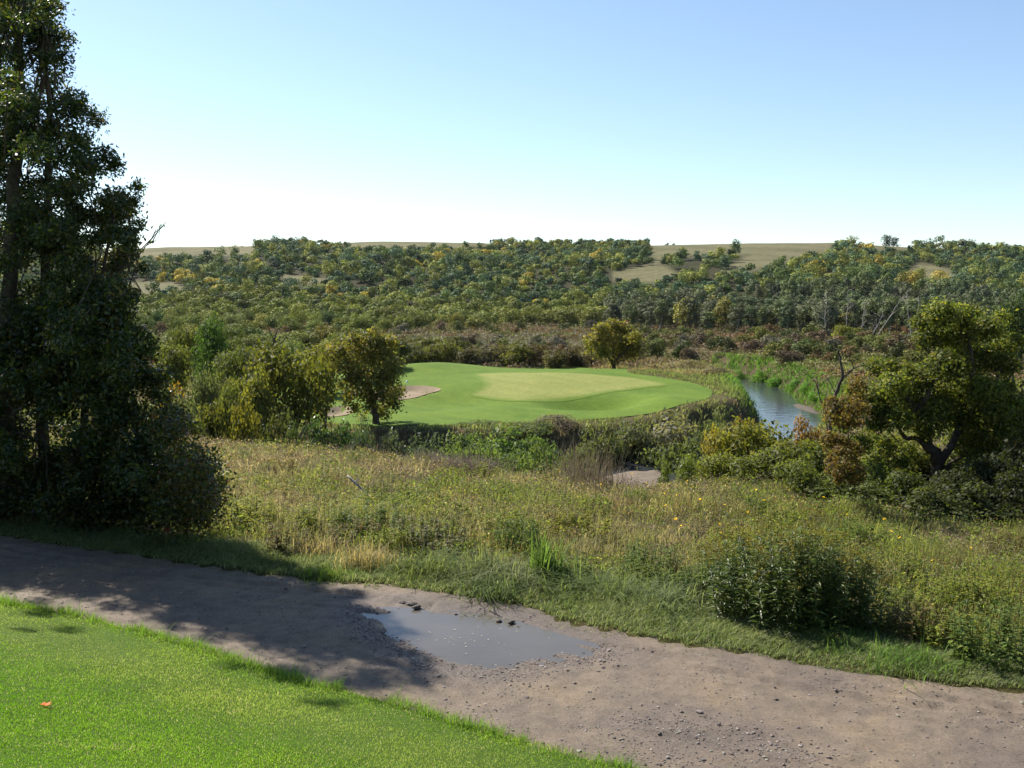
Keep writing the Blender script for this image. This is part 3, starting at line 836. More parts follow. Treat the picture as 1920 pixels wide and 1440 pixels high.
MIDP = [tree_proto(100 + i, 5, [5.5, 5, 4.5, 6][i], [.3, .7, .2, .5][i], 22, 4200, .25, .14, .6, .5) + (5, [5.5, 5, 4.5, 6][i]) for i in range(4)]
for k_, (u, y, vt, w, col, lab) in enumerate([
    (545, 74, 640, 175, (.085, .088, .018), 'broad olive tree between the dead tree and the leaning elm'),
    (610, 78, 668, 70, (.10, .095, .02), 'small olive tree squeezed in front of the leaning elm'),
    (470, 70, 668, 110, (.10, .105, .024), 'pale olive tree in front of the black dead tree'),
    (395, 97, 598, 95, (.042, .075, .018), 'bright dark-green tree above the shrubs next to the ash lobe'),
    (360, 104, 612, 80, (.075, .085, .02), 'olive tree just behind the bright dark-green tree'),
    (745, 132, 636, 60, (.035, .045, .014), 'dark round tree between the elm and the shrub row'),
    (590, 104, 640, 90, (.10, .10, .022), 'yellow-olive tree behind the broad olive tree'),
    (660, 112, 628, 90, (.07, .078, .02), 'dull green tree behind the top of the leaning elm'),
    (440, 88, 648, 90, (.085, .10, .03), 'light green tree beside the yellow-orange bush'),
    (330, 86, 640, 90, (.085, .095, .022), 'green tree peeping past the dark thicket'),
    (720, 120, 622, 60, (.085, .10, .022), 'green-topped tree over the right shoulder of the elm'),
    (1900, 118, 555, 100, (.038, .058, .02), 'dark green rounded tree behind the gnarled maple'),
    (1830, 170, 590, 120, (.05, .062, .022), 'dull dark tree seen through the gnarled maple crown')]):
    x, z, H, W = px_thing(u, y, vt, w)
    add_tree('tree', lab, 'tree', MIDP[k_ % 4], x, y, H, W, col, None, z)

SHP = [tree_proto(120 + i, 2.5, [3, 2.6, 3.4][i], .02, 24, 4200, .15, .05, .6, .5, shell=.6, limbs=8, dome=True) + (2.5, [3, 2.6, 3.4][i]) for i in range(3)]
SHG = [tree_proto(130 + i, 2.0, [2.2, 2.6][i], .02, 22, 3600, .13, .04, .55, .5, shell=.6, limbs=8, leafmat=M_GLOSS, dome=True) + (2.0, [2.2, 2.6][i]) for i in range(2)]
for k_, (u, y, vt, w, col, P_, lab) in enumerate([
    (392, 56, 700, 105, (.085, .088, .018), SHP, 'olive shrub touching the dark ash thicket'),
    (462, 55, 712, 100, (.105, .098, .018), SHP, 'rounded yellow-olive shrub with a black base at the meadow top'),
    (430, 63, 690, 90, (.07, .08, .02), SHP, 'green shrub behind the rounded yellow-olive shrub'),
    (322, 75, 668, 62, (.26, .16, .025), SHP, 'bright yellow-orange bush beside the dark thicket'),
    (330, 66, 698, 80, (.095, .105, .055), SHP, 'grey-green shrub below the yellow-orange bush'),
    (392, 74, 668, 70, (.09, .105, .05), SHP, 'silvery green shrub above the olive shrub'),
    (350, 50, 760, 90, (.045, .06, .018), SHP, 'dark green shrub at the edge of the ash thicket'),
    (520, 62, 755, 90, (.045, .052, .02), SHP, 'dark shrub under the broad olive tree'),
    (590, 47, 782, 75, (.055, .09, .03), SHG, 'shiny green leafy shrub with white glints at the meadow crest'),
    (548, 50, 788, 55, (.05, .07, .025), SHG, 'low dark leafy shrub left of the shiny green one'),
    (645, 47, 785, 75, (.05, .085, .03), SHG, 'leafy shrub below the small sand bunker'),
    (692, 50, 778, 60, (.085, .105, .06), SHG, 'pale grey-green shrub at the foot of the leaning elm'),
    (735, 46, 802, 70, (.085, .10, .07), SHG, 'low silvery bush in front of the fairway corner'),
    (668, 44, 808, 60, (.06, .085, .04), SHG, 'low grey-green bush in the meadow grass below the elm'),
    (1405, 40, 815, 130, (.10, .10, .018), SHP, 'yellow-olive shrub at the bend of the river bank'),
    (1470, 37, 830, 100, (.085, .09, .018), SHP, 'olive shrub in front of the river water'),
    (1545, 34, 845, 100, (.06, .07, .017), SHP, 'dark olive shrub at the foot of the brown shrub'),
    (1350, 41, 830, 70, (.12, .10, .022), SHP, 'rusty-yellow shrub at the end of the sand bar'),
    (1390, 46, 796, 70, (.13, .075, .025), SHP, 'small reddish shrub where the river disappears'),
    (1510, 42, 806, 60, (.12, .07, .03), SHP, 'reddish twiggy shrub against the river water'),
    (1640, 31, 868, 100, (.06, .075, .018), SHP, 'green shrub between the brown shrub and the black trunk'),
    (1705, 29, 878, 100, (.055, .07, .018), SHP, 'green shrub in front of the black crooked trunk'),
    (1690, 37, 820, 120, (.085, .085, .018), SHP, 'olive shrub behind the maple trunk'),
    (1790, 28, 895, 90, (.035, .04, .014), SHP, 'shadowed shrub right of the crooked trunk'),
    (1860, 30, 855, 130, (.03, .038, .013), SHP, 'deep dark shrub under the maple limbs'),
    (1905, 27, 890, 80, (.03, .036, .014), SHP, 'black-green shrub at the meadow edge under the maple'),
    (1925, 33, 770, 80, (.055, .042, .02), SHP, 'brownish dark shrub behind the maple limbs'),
    (1283, 34, 842, 52, (.16, .19, .035), SHG, 'small bright yellow-green bush beside the sand bar'),
    (1245, 34, 855, 34, (.14, .17, .035), SHG, 'tiny yellow-green bush against the dark bank'),
    (1245, 124, 699, 66, (.028, .036, .014), SHP, 'low black-green form standing in for the golden maple shadow on the rough'),  # black-green foliage stands in for the shadow cast by the golden maple
    (1440, 36, 845, 110, (.075, .085, .018), SHP, 'olive-green shrub low in front of the yellow-olive one'),
    (1600, 29, 890, 120, (.06, .072, .018), SHP, 'spreading green shrub under the brown withered shrub'),
    (1500, 30, 878, 90, (.07, .082, .02), SHP, 'small olive shrub at the meadow edge before the water'),
    (1655, 40, 805, 120, (.10, .105, .02), SHP, 'pale olive shrub seen under the low maple limb'),
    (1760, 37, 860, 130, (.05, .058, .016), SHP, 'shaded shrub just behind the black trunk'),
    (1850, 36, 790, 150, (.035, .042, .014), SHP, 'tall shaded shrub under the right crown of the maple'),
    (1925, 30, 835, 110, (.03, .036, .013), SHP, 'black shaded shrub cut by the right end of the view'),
    (1745, 26, 925, 110, (.05, .058, .017), SHP, 'low green shrub in the grass below the maple trunk'),
    (1425, 42, 822, 120, (.09, .092, .02), SHP, 'dense olive shrub filling the gap beside the yellow-olive one'),
    (1520, 38, 838, 120, (.075, .08, .018), SHP, 'leafy olive shrub left of the withered brown shrub'),
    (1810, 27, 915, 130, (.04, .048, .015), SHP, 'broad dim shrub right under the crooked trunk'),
    (1340, 37, 862, 80, (.095, .105, .022), SHP, 'small olive shrub between the river bend and the lime bush')]):
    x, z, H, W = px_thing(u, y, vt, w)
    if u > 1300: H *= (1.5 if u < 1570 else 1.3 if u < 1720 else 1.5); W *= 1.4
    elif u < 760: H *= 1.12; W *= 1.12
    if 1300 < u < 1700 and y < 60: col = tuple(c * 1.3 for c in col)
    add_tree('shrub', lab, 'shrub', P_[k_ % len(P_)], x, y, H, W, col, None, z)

# shrub row behind the green
for k_, (u, vt, w, col, lab) in enumerate([
    (775, 640, 60, (.075, .08, .02), 'olive shrub at the elm end of the row behind the green'),
    (812, 645, 60, (.085, .09, .02), 'yellow-olive shrub second along the row behind the green'),
    (845, 640, 62, (.095, .10, .022), 'yellow-topped shrub in the row behind the green'),
    (880, 648, 55, (.065, .06, .03), 'dull brown-green shrub in the row behind the green'),
    (912, 650, 55, (.07, .065, .04), 'greyish shrub in the row behind the green'),
    (940, 646, 60, (.10, .09, .03), 'tan-olive shrub in the middle of the row behind the green'),
    (925, 676, 40, (.095, .10, .055), 'low pale grey shrub in front of the shrub row'),
    (972, 640, 60, (.085, .088, .02), 'full green shrub before the centre of the putting green'),
    (1005, 645, 60, (.085, .065, .032), 'brown twiggy shrub in the row behind the green'),
    (1040, 650, 56, (.09, .08, .03), 'straw-olive shrub in the row behind the green'),
    (1072, 648, 52, (.08, .062, .035), 'mauve-brown shrub nearing the golden maple'),
    (1108, 660, 50, (.11, .10, .03), 'pale olive shrub touching the golden maple'),
    (1190, 682, 60, (.06, .062, .02), 'low dark shrub at the right foot of the golden maple')]):
    y = 146 + (k_ % 3) * 2.2
    x, z, H, W = px_thing(u, y, vt, w); H *= 1.25; W *= 1.2
    add_tree('shrub', lab, 'shrub', SHP[k_ % 3], x, y, H, W, col, None, z)

# ------------------------------------------------------------------ scrub, woods and hillside trees
ZONES = [(-900, 330, 'behind the dark ash trees'), (330, 480, 'above the yellow-orange bush'), (480, 600, 'above the leafless black tree'), (600, 760, 'behind the leaning elm'), (760, 920, 'behind the yellow end of the shrub row'),
         (920, 1090, 'behind the brown end of the shrub row'), (1090, 1220, 'behind the golden maple'), (1220, 1380, 'across the river from the rough'), (1380, 1530, 'straight beyond the river pool'), (1530, 1700, 'beside the pale bare trunks'), (1700, 2900, 'behind the gnarled maple')]


def zone(u): return next(z for a, b, z in ZONES if a <= u < b)


def tone_word(c):
    r, g, b = c
    if r > g * 1.25: return 'reddish brown'
    if r > g * 1.02: return 'golden' if r > .13 else 'brown'
    if b > g * .55: return 'grey-green'
    if r > g * .85: return 'yellow-olive' if g > .085 else 'olive'
    return 'bright green' if g > .088 else 'dark green'


RTP = [tree_proto(180 + i, 6, [8, 7, 9][i], 0, 26, 3000, .42, .2, .6, .6, limbs=6, dome=True, leafmat=M_FAR) + (6, [8, 7, 9][i]) for i in range(3)]
rq_ = np.random.default_rng(81)
for row, (y0_, h_) in enumerate([(140, 4.2), (168, 4.6), (205, 5.2), (250, 5.6), (300, 6.2), (335, 6.6)]):
    u = 160 + row * 9
    while u < (640, 660, 700, 640, 760, 900)[row]:
        y = y0_ * rq_.uniform(.95, 1.05); x = x_at(u, y, -6); W = rq_.uniform(5.2, 9.5); H = h_ * rq_.uniform(.75, 1.25)
        if rq_.random() < (.9 if row != 3 else .5):
            col = pick(rq_, [(4, (.125, .135, .026)), (3, (.10, .115, .026)), (1.3, (.055, .08, .024)), (1, (.17, .16, .034))], 1, .12)[0]; w_ = tone_word(col); sh = 'broad' if W > H * 1.5 else 'rounded'
            add_tree('bushy_tree', f'{sh} {w_} bushy tree on the flats {zone(u)}', 'tree', RTP[rq_.integers(3)], x, y, H, W, col, f'{sh} {w_} bushy trees on the valley floor {zone(u)}')
        u += W / y * FPX * rq_.uniform(.6, .95)
SCP = [tree_proto(140 + i, 2.6, 3.4, .0, 18, 1300, .30, trunk=False, shell=.6, dome=True, leafmat=M_FAR)[0] for i in range(4)]
rs = np.random.default_rng(77)
FLOODPAL = [(3, (.075, .082, .022)), (2, (.10, .10, .024)), (2, (.10, .066, .032)), (1.6, (.085, .06, .04)), (1.2, (.05, .06, .02)), (1.3, (.09, .085, .06)), (.25, (.15, .075, .04))]
n_ = 0
for i in range(1200):
    if n_ >= 290: break
    y = 152 * (365 / 152) ** rs.random(); u = rs.uniform(180, 2050) if i % 3 else rs.uniform(1180, 1700)
    if u > 1180 and y > 285: continue
    if (u < 1240 and y < 158) or (u < 900 and y < 175): continue
    x = x_at(u, y, -6)
    if river_d(np.array([x]), np.array([y]))[0] < 6.5: continue
    far_bright = y > 300
    col = pick(rs, FLOODPAL if u > 500 or y > 250 else [(1, (.09, .10, .022)), (1, (.065, .08, .02)), (.4, (.10, .07, .03))], 1, .1)[0]
    H = rs.uniform(1.6, 4.2) * (1.25 if u < 600 else 1); W = H * rs.uniform(1.0, 1.7)
    if 780 < u < 1100 and y > 235 and y < 275: H *= .6
    z = float(land(np.array([x]), np.array([y]))[0])
    o = put('shrub', SCP[i % 4], (x, y, z - .1), rot=rs.uniform(0, 6.28), scale=(W / 3.4, W / 3.4, H / 2.6), color=col)
    w_ = tone_word(col)
    tag(o, f'{w_} {"low" if H < 2.4 else "tall"} bush on the flats {zone(u)}', 'shrub', f'{w_} bushes on the flats {zone(u)}')
    n_ += 1

WDP = []
for i in range(6):
    H0, W0, b0 = [(8, 7, .3), (8, 6, .4), (9, 5.4, .6), (7, 7.5, .2), (10, 5, .9), (8, 6.5, .4)][i]
    c_, t_ = tree_proto(150 + i, H0, W0, b0, 20, 1100, .58, .11, .6, .6, leafmat=M_FAR, dome=(i in (0, 3, 5)), limbs=3, sides=5, bark=M_PALEBARK if i == 4 else M_BARK)
    s = Soup()
    for me_, m_ in ((c_, 0), (t_, 1)):
        V = np.zeros(len(me_.vertices) * 3, np.float32); me_.vertices.foreach_get('co', V)
        T = np.zeros(len(me_.vertices) * 4, np.float32); me_.attributes['tint'].data.foreach_get('color', T)
        L_ = np.zeros(len(me_.loops), np.int32); me_.loops.foreach_get('vertex_index', L_)
        if m_ == 0: Q = L_.reshape(-1, 4)
        else:
            Q = np.array([list(p.vertices) + [-1] * (4 - len(p.vertices)) for p in me_.polygons])
        s.add(V, Q, T.reshape(-1, 4)[:, :3], m_)
    WDP.append((s.mesh('woodland_tree', [M_FAR, M_PALEBARK if i == 4 else M_BARK]), H0, W0))

HILLPAL = [(2.6, (.045, .072, .028)), (3, (.075, .10, .030)), (2, (.052, .082, .044)), (2.6, (.15, .155, .036)), (1.7, (.27, .21, .04)), (.7, (.15, .115, .055))]
LOWPAL = [(3, (.135, .14, .028)), (3, (.10, .115, .026)), (1.3, (.055, .075, .024)), (.6, (.19, .17, .034))]
GREYPAL = [(3, (.052, .068, .034)), (2, (.07, .085, .034)), (2, (.08, .085, .05)), (.5, (.13, .12, .03)), (1.5, (.04, .055, .028))]
cand = []
yy = 268.0
while yy < 925:
    sp = 7.0 + (yy - 268) * .0052
    for x in np.arange(-.62 * yy, .66 * yy, sp):
        cand.append((x + rs.uniform(-.42, .42) * sp, yy + rs.uniform(-.45, .45) * sp))
    yy += sp * .86
cand = np.array(cand)
cz = land(cand[:, 0], cand[:, 1]); cu, cv = px_of(cand[:, 0], cand[:, 1], cz)
ok = cu > -60
start = np.interp(cu, [0, 300, 700, 1100, 1170, 1300, 1500, 1600, 1750, 2000], [352, 355, 362, 366, 330, 285, 272, 270, 275, 280])
ok &= cand[:, 1] > start
ok &= ~((cand[:, 1] > 870) & (rs.random(len(cand)) < .55)) & ~((cand[:, 1] > 885) & (cu < 450))
for p in BARE: ok &= poly_sd(cu, cv - 7, p) > 4
open_ = fbm(cand[:, 0] / 34, cand[:, 1] / 34, 90, 3)
ok &= ~((open_ < -.36) & (cand[:, 1] > 420))
ok &= ~((cv < 462) & (cu < 920) & (fbm(cu / 40, cv * 0, 91) < .15))
ok &= ~((cu > 920) & (cu < 1215) & (cv < 457))
ok &= ~((cu > 1625) & (cu < 1715) & (cv < 470))
cand, cz, cu, cv = cand[ok], cz[ok], cu[ok], cv[ok]
order = np.argsort(cand[:, 1]); cand, cz, cu, cv = cand[order], cz[order], cu[order], cv[order]
NEAR_N = 300
seen_u = (cu > 230) & (cu < 1940)
near_idx = np.flatnonzero(seen_u)[:NEAR_N]; isnear = np.zeros(len(cand), bool); isnear[near_idx] = True


def wood_look(i):
    u, y = cu[i], cand[i, 1]
    cn = fbm(np.array([cand[i, 0] / 26]), np.array([y / 26]), 93, 2)[0]
    pal = HILLPAL
    if y < 450: pal = LOWPAL if u < 1130 else GREYPAL
    k = rs.random() * .55 + (cn + 1) * .225
    w = np.array([p[0] for p in pal]); k = int(np.searchsorted(np.cumsum(w) / w.sum(), min(max(k, 0), .999)))
    col = np.array(pal[k][1]) * max(rs.normal(1, .22), .5)
    if y < 450 and u < 1130: H = rs.uniform(4.5, 7.5); pr = [0, 3, 5][rs.integers(3)]; W = H * rs.uniform(.95, 1.5)
    elif y < 450: H = rs.uniform(6.5, 11.5); pr = [1, 2, 4, 4][rs.integers(4)]; W = H * rs.uniform(.5, .8)
    else: H = (5 + 6 * rs.random() ** 1.5) * (1 + .45 * np.clip(fbm(np.array([cand[i, 0] / 45]), np.array([y / 45]), 95, 2)[0], -.6, 1)); pr = rs.integers(6); W = 3.6 + H * rs.uniform(.3, .7); H *= .72 if cv[i] < 466 else 1
    if 930 < u < 1140 and 352 < y < 400: H = rs.uniform(6.5, 8.5); W = H * 1.3; col = np.array((.105, .11, .022)) * rs.normal(1, .12)
    return col, H, W, pr


for i in near_idx:
    col, H, W, pr = wood_look(i); me_, H0, W0 = WDP[pr]
    o = put('woodland_tree', me_, (cand[i, 0], cand[i, 1], cz[i] - .15), rot=rs.uniform(0, 6.28), scale=(W / W0, W / W0, H / H0), color=col)
    w_ = tone_word(col); sh = 'broad' if W > H else 'slender' if W < .6 * H else 'rounded'
    tag(o, f'{sh} {w_} tree of the valley wood {zone(cu[i])}', 'tree', f'{sh} {w_} trees of the valley wood {zone(cu[i])}')

# the rest of the wood climbing the hill: one mass
FARL = []
for i in range(8):
    r = np.random.default_rng(170 + i); n = 300
    H0, W0 = 1., 1.
    c_, rr = crown_clumps(r, 1, 1, .02, 13, i % 2 == 0)
    P, k = clump_points(r, c_, rr, n, .72)
    oc = unit(P - np.array([0, 0, .45])) * .6 + clump_points.out * .7
    FARL.append((P, r.normal(1, .14, 13)[k][:, None], oc))
Vs, Ts, Os = [], [], []
for i in np.flatnonzero(~isnear):
    col, H, W, pr = wood_look(i); P, tn, oc = FARL[rs.integers(8)]
    a = rs.uniform(0, 6.28); ca, sa = math.cos(a), math.sin(a)
    m = len(P) if cand[i, 1] < 640 else 210
    q = P[:m]; q = np.column_stack([(q[:, 0] * ca - q[:, 1] * sa) * W, (q[:, 0] * sa + q[:, 1] * ca) * W, q[:, 2] * H])
    Vs.append(q + np.array([cand[i, 0], cand[i, 1], cz[i] - .1])); Ts.append(col * tn[:m]); oc = oc[:m]; Os.append(np.column_stack([oc[:, 0] * ca - oc[:, 1] * sa, oc[:, 0] * sa + oc[:, 1] * ca, oc[:, 2]]))
FP = np.concatenate(Vs); FT = np.concatenate(Ts)
s = Soup(); s.add(*leaf_geo(FP, (.92 + (FP[:, 1] - 400) * .0009) * rs.uniform(.65, 1.3, len(FP)), FT * pick(rs, PAL_REL, len(FP)), rs, .66, .4, 0., np.concatenate(Os), 2.2))
tag(put('hill_woods', s.mesh('hill_woods', [M_FAR])), 'mixed autumn wood climbing the far hillside', 'woods', None, 'stuff')

# trees on the skyline
SKP = WDP
for k_, (u, vt, vb, w, pr, lab) in enumerate([
    (1662, 430, 461, 22, 0, 'tallest of the lone trees breaking the bare skyline'), (1677, 437, 461, 19, 0, 'shorter half of the twin trees on the bare skyline'),
    (1050, 447, 459, 12, 0, 'small round tree on the skyline right of the spruce row'), (1250, 453, 460, 10, 3, 'tiny bush on the bare skyline above the hill track'), (1262, 454, 460, 9, 3, 'tiny bush beside another on the bare skyline'),
    (416, 458, 464, 8, 3, 'lone speck of a bush on the long left skyline'), (456, 459, 464, 14, 3, 'low flat bush on the long left skyline')]):
    y = 905; x = x_at(u, y, 50); z = z_at(vb + 2, y); me_, H0, W0 = WDP[pr]
    H = z_at(vt, y) - z
    o = put('skyline_tree', me_, (x, y, z), scale=(w * y / FPX / W0,) * 2 + (H / H0,), color=(.05, .062, .04), rot=k_)
    tag(o, lab, 'tree')
for k_, u in enumerate([920, 925, 930, 936, 941, 946, 953, 962, 968, 976, 983, 990, 1016, 1030, 1042]):
    y = 912; vt = [448, 447, 447, 446, 446.5, 447, 447, 449, 450, 449, 448, 451, 451, 453, 450][k_]; z = float(land(np.array([x_at(u, y, 55)]), np.array([float(y)]))[0]) - .5
    me_, H0, W0 = WDP[[2, 4][k_ % 2]]
    o = put('spruce_tree', me_, (x_at(u, y, z), y, z), scale=(2.9 / W0, 2.9 / W0, max(z_at(vt, y) - z, 3) / H0), color=(.03, .042, .032), rot=k_)
    tag(o, 'small dark tree in the spaced row along the hilltop skyline', 'tree', 'row of dark trees on the hilltop skyline')

# pale bare trunks among the wood
for k_, (u, v0, u1, v1, lab) in enumerate([(1612, 640, 1622, 572, 'upright pale bare trunk at the wood edge'), (1640, 640, 1690, 560, 'long pale trunk leaning far to the right'), (1632, 642, 1655, 590, 'short pale trunk leaning beside the long one'),
    (1545, 610, 1550, 560, 'thin pale trunk by the yellow-green bush'), (1585, 590, 1590, 545, 'pale trunk high in the wood'), (1710, 620, 1700, 548, 'forked pale trunk close to the maple crown'), (1716, 618, 1722, 555, 'straight pale trunk close to the maple crown')]):
    y = 262; x, yb = x_at(u, y, -6), y; z = float(land(np.array([x]), np.array([float(y)]))[0]); z1 = z_at(v1, y)
    b0 = np.array([0, 0, -.3]); t0 = np.array([x_at(u1, y, z1) - x, 0, z1 - z])
    w = Soup(); r = np.random.default_rng(200 + k_); T = wiggle(b0, t0, r, .1, 9); w.add(*tube_geo(T, np.linspace(.16, .04, 9), 6), 1)
    for j in range(9):
        a = T[r.integers(3, 9)]; w.add(*tube_geo(wiggle(a, a + np.array([r.normal(0, 1.4), r.normal(0, 1), r.uniform(.4, 2.2)]), r, .2, 5), np.linspace(.07, .02, 5), 5), 1)
    o = put('bare_tree', w.mesh('bare_tree', [M_PALEBARK], True), (x, y, z)); tag(o, lab, 'dead tree')
x, z, H, W = px_thing(1583, 250, 598, 62); add_tree('shrub', 'bright yellow-green bush below the pale bare trunks', 'shrub', SHP[0], x, 250, H, W, (.13, .135, .025), None, z)
x, z, H, W = px_thing(1172, 300, 596, 26); add_tree('shrub', 'small crimson bush above the golden maple', 'shrub', SHP[1], x, 300, H, W, (.17, .045, .03), None, z)

# ------------------------------------------------------------------ low undergrowth of the flats
def undergrowth():
    r = np.random.default_rng(301); N = 13000
    y = 60 * (390 / 60) ** r.random(N); a = r.uniform(-.62, .66, N); x = a * y
    d = river_d(x, y); k = (d > 4.6) & (poly_sd(x, y, FAIRWAY) > 1.2) & (y > edge_y(x, y) + 6) & ~((y < 140) & (x > -26) & (x < 36))
    x, y = x[k], y[k]; z = land(x, y); n = len(x)
    R_ = r.uniform(.6, 1.5, n) * (.7 + y / 260); cn = fbm(x / 22, y / 14, 302, 3)
    pal = np.array([(.135, .075, .04), (.125, .092, .056), (.11, .095, .04), (.105, .11, .032), (.085, .10, .03)])
    ci = np.clip(((cn + .75) / 1.5 * 5 + r.normal(0, .6, n)).astype(int), 0, 4); col = pal[ci] * r.normal(1, .12, (n, 1))
    col[(y > 205) & (y < 262) & (x < 30) & (r.random(n) < .35)] = (.15, .13, .12)
    m = 26; k = np.repeat(np.arange(n), m)
    dd = unit(r.normal(size=(n * m, 3))); dd[:, 2] = np.abs(dd[:, 2])
    P = np.column_stack([x, y, z])[k] + dd * np.column_stack([R_, R_, R_ * .75])[k] * r.uniform(.55, 1.05, (n * m, 1))
    s = Soup(); s.add(*leaf_geo(P, (.16 + y[k] * .0016) * r.uniform(.6, 1.4, n * m), col[k] * pick(r, PAL_REL, n * m), r, .5, .4, 0., dd, 1.2))
    tag(put('undergrowth', s.mesh('undergrowth', [M_FAR])), 'low brown and olive undergrowth covering the river flats', 'undergrowth', None, 'stuff')


undergrowth()


# ------------------------------------------------------------------ grasses
def tufts(r, x, y, per, spread):
    k = np.repeat(np.arange(len(x)), per); n = len(k)
    return x[k] + r.normal(0, 1, n) * spread[k], y[k] + r.normal(0, 1, n) * spread[k], k


def bank_grass():
    r = np.random.default_rng(310); N = 26000
    y = r.uniform(46, 182, N); x = r.uniform(-46, 62, N)
    d = river_d(x, y); k = (d > 2.7) & (poly_sd(x, y, FAIRWAY) > .15) & (y > edge_y(x, y) + 2) & (np.abs(x) < .66 * y)
    k &= ((d < 26) | (y < 150)) & ~((x / y > .10) & (x / y < .158) & (y > 46) & (y < 79))
    x, y, d = x[k], y[k], d[k]; n = len(x)
    lush = np.exp(-((d - 4.5) / 2.6) ** 2) * smooth(95, 120, y) * (x > 20)
    cn = fbm(x / 6, y / 6, 311, 3)
    h = np.clip(.42 + .28 * cn + .5 * lush + .10 * np.exp(-((d - 6) / 3) ** 2) * (y < 92), .16, 1.3)
    fd = poly_sd(x, y, FAIRWAY); h *= smooth(-1.5, 2.5, fd) * .8 + .2
    per = 8
    bx, by, k = tufts(r, x, y, per, .16 + .2 * r.random(n)); bz = land(bx, by)
    base = np.array([.135, .160, .055]) + np.clip(cn, -1, 1)[:, None] * np.array([.045, .022, .018])
    base = base * (1 - lush[:, None]) + np.array([.075, .16, .024]) * lush[:, None]
    mauve = (fbm(x / 4.5, y / 4.5, 312, 2) > .34) & (y < 120) & (lush < .3); base[mauve] = (.14, .11, .085)
    dry = (y > 125) & (x > 8) & (x < 36) & (lush < .35) & (r.random(n) < .7); base[dry] = (.19, .155, .085)
    T = base[k] * r.normal(1, .2, (len(k), 1))
    s = Soup(); s.add(*blade_geo(np.column_stack([bx, by, bz - .03]), h[k] * r.uniform(.6, 1.2, len(k)), .035 + by * .00045, np.clip(T, .01, .6), r, .85, (.10, -.08)))
    tag(put('bank_grass', s.mesh('bank_grass', [M_GRASS])), 'long rough grass on the river banks around the green', 'grass', None, 'stuff')


bank_grass()

# hummocks and brush along the near bank of the green
HMP = [tree_proto(160 + i, 1.8, 3.2, .0, 20, 3200, .2, trunk=False, asp=.35, up=.2, shell=.6, dome=True)[0] for i in range(3)]
for k_, (u, y, vt, w, col, lab) in enumerate([
    (1255, 82, 780, 130, (.125, .12, .075), 'pale grey-green brush mound on the bank below the fairway'), (1195, 80, 792, 80, (.095, .10, .055), 'grey brush mound left of the pale one below the fairway'),
    (1318, 82, 792, 60, (.11, .13, .05), 'fresh green brush mound at the corner of the river bank'), (1350, 86, 782, 50, (.115, .13, .055), 'small green brush mound on the rough above the river pool'),
    (1045, 81, 790, 70, (.115, .095, .075), 'mauve-grey brush mound at the front edge of the fairway'), (1120, 78, 800, 80, (.075, .085, .035), 'dark brush mound on the bank in front of the fairway'),
    (940, 74, 812, 150, (.08, .12, .034), 'wide green brush mound on the near bank'), (860, 74, 812, 110, (.085, .115, .04), 'green brush mound above the grey grass tuft'),
    (800, 72, 808, 80, (.055, .075, .05), 'brush mound at the fairway corner with shadow put into its dark blue-green colour'), (1000, 70, 830, 90, (.07, .105, .03), 'lower green brush mound near the dry stalks'),  # dark blue-green of the fairway-corner mound paints the shadow on the bank
    (1185, 81.5, 812, 70, (.06, .075, .03), 'shadowed brush mound above the sand bar'), (1290, 76, 815, 110, (.07, .085, .032), 'dark brush mound behind the small yellow-green bush'),
    (1345, 128, 700, 70, (.15, .13, .075), 'tan brush mound on the rough beyond the maple shadow form'),
    (1290, 140, 688, 70, (.16, .135, .08), 'tan brush mound farther up the rough'),
    (790, 62, 838, 90, (.085, .115, .045), 'green brush mound behind the smaller mauve-grey grass'), (850, 60, 846, 90, (.095, .13, .042), 'green brush mound rising behind the swept mauve-grey grass'), (905, 63, 832, 80, (.10, .135, .04), 'fresh green brush mound midway along the near bank'),
    (960, 60, 848, 90, (.085, .12, .035), 'green brush mound left of the tall dry stalks'), (1015, 62, 842, 80, (.08, .105, .035), 'darker green brush mound beside the tall dry stalks'), (1090, 66, 842, 70, (.075, .09, .035), 'dark green brush mound behind the tall dry stalks'), (990, 79, 800, 80, (.09, .11, .04), 'olive brush mound under the front edge of the fairway'), (900, 80, 803, 80, (.10, .125, .045), 'light green brush mound under the front edge of the fairway')]):
    w *= 1.45; vt -= 16
    x, z, H, W = px_thing(u, y, vt, w)
    tag(put('brush_mound', HMP[k_ % 3], (x, y, z - .2), rot=k_ * 1.3, scale=(W / 3.2, W / 3.2, max(H + .2, .6) / 1.8), color=col), lab, 'brush')
# lush clumps overhanging the far river bank
for k_, (u, y, vt, w) in enumerate([(1262, 176, 668, 34), (1300, 172, 672, 40), (1345, 168, 676, 44), (1385, 163, 684, 40), (1425, 156, 690, 40), (1455, 148, 694, 36), (1490, 138, 704, 40), (1515, 128, 712, 36), (1530, 120, 722, 34)]):
    x, z, H, W = px_thing(u, y, vt, w)
    tag(put('brush_mound', HMP[k_ % 3], (x, y, z - .3), rot=k_ * 1.1, scale=(W / 3.2, W / 3.2, max(H + .3, 1) / 1.8), color=(.085, .17, .03)), 'bright green grassy clump overhanging the outer bank of the river', 'brush', 'green clumps along the outer river bank')


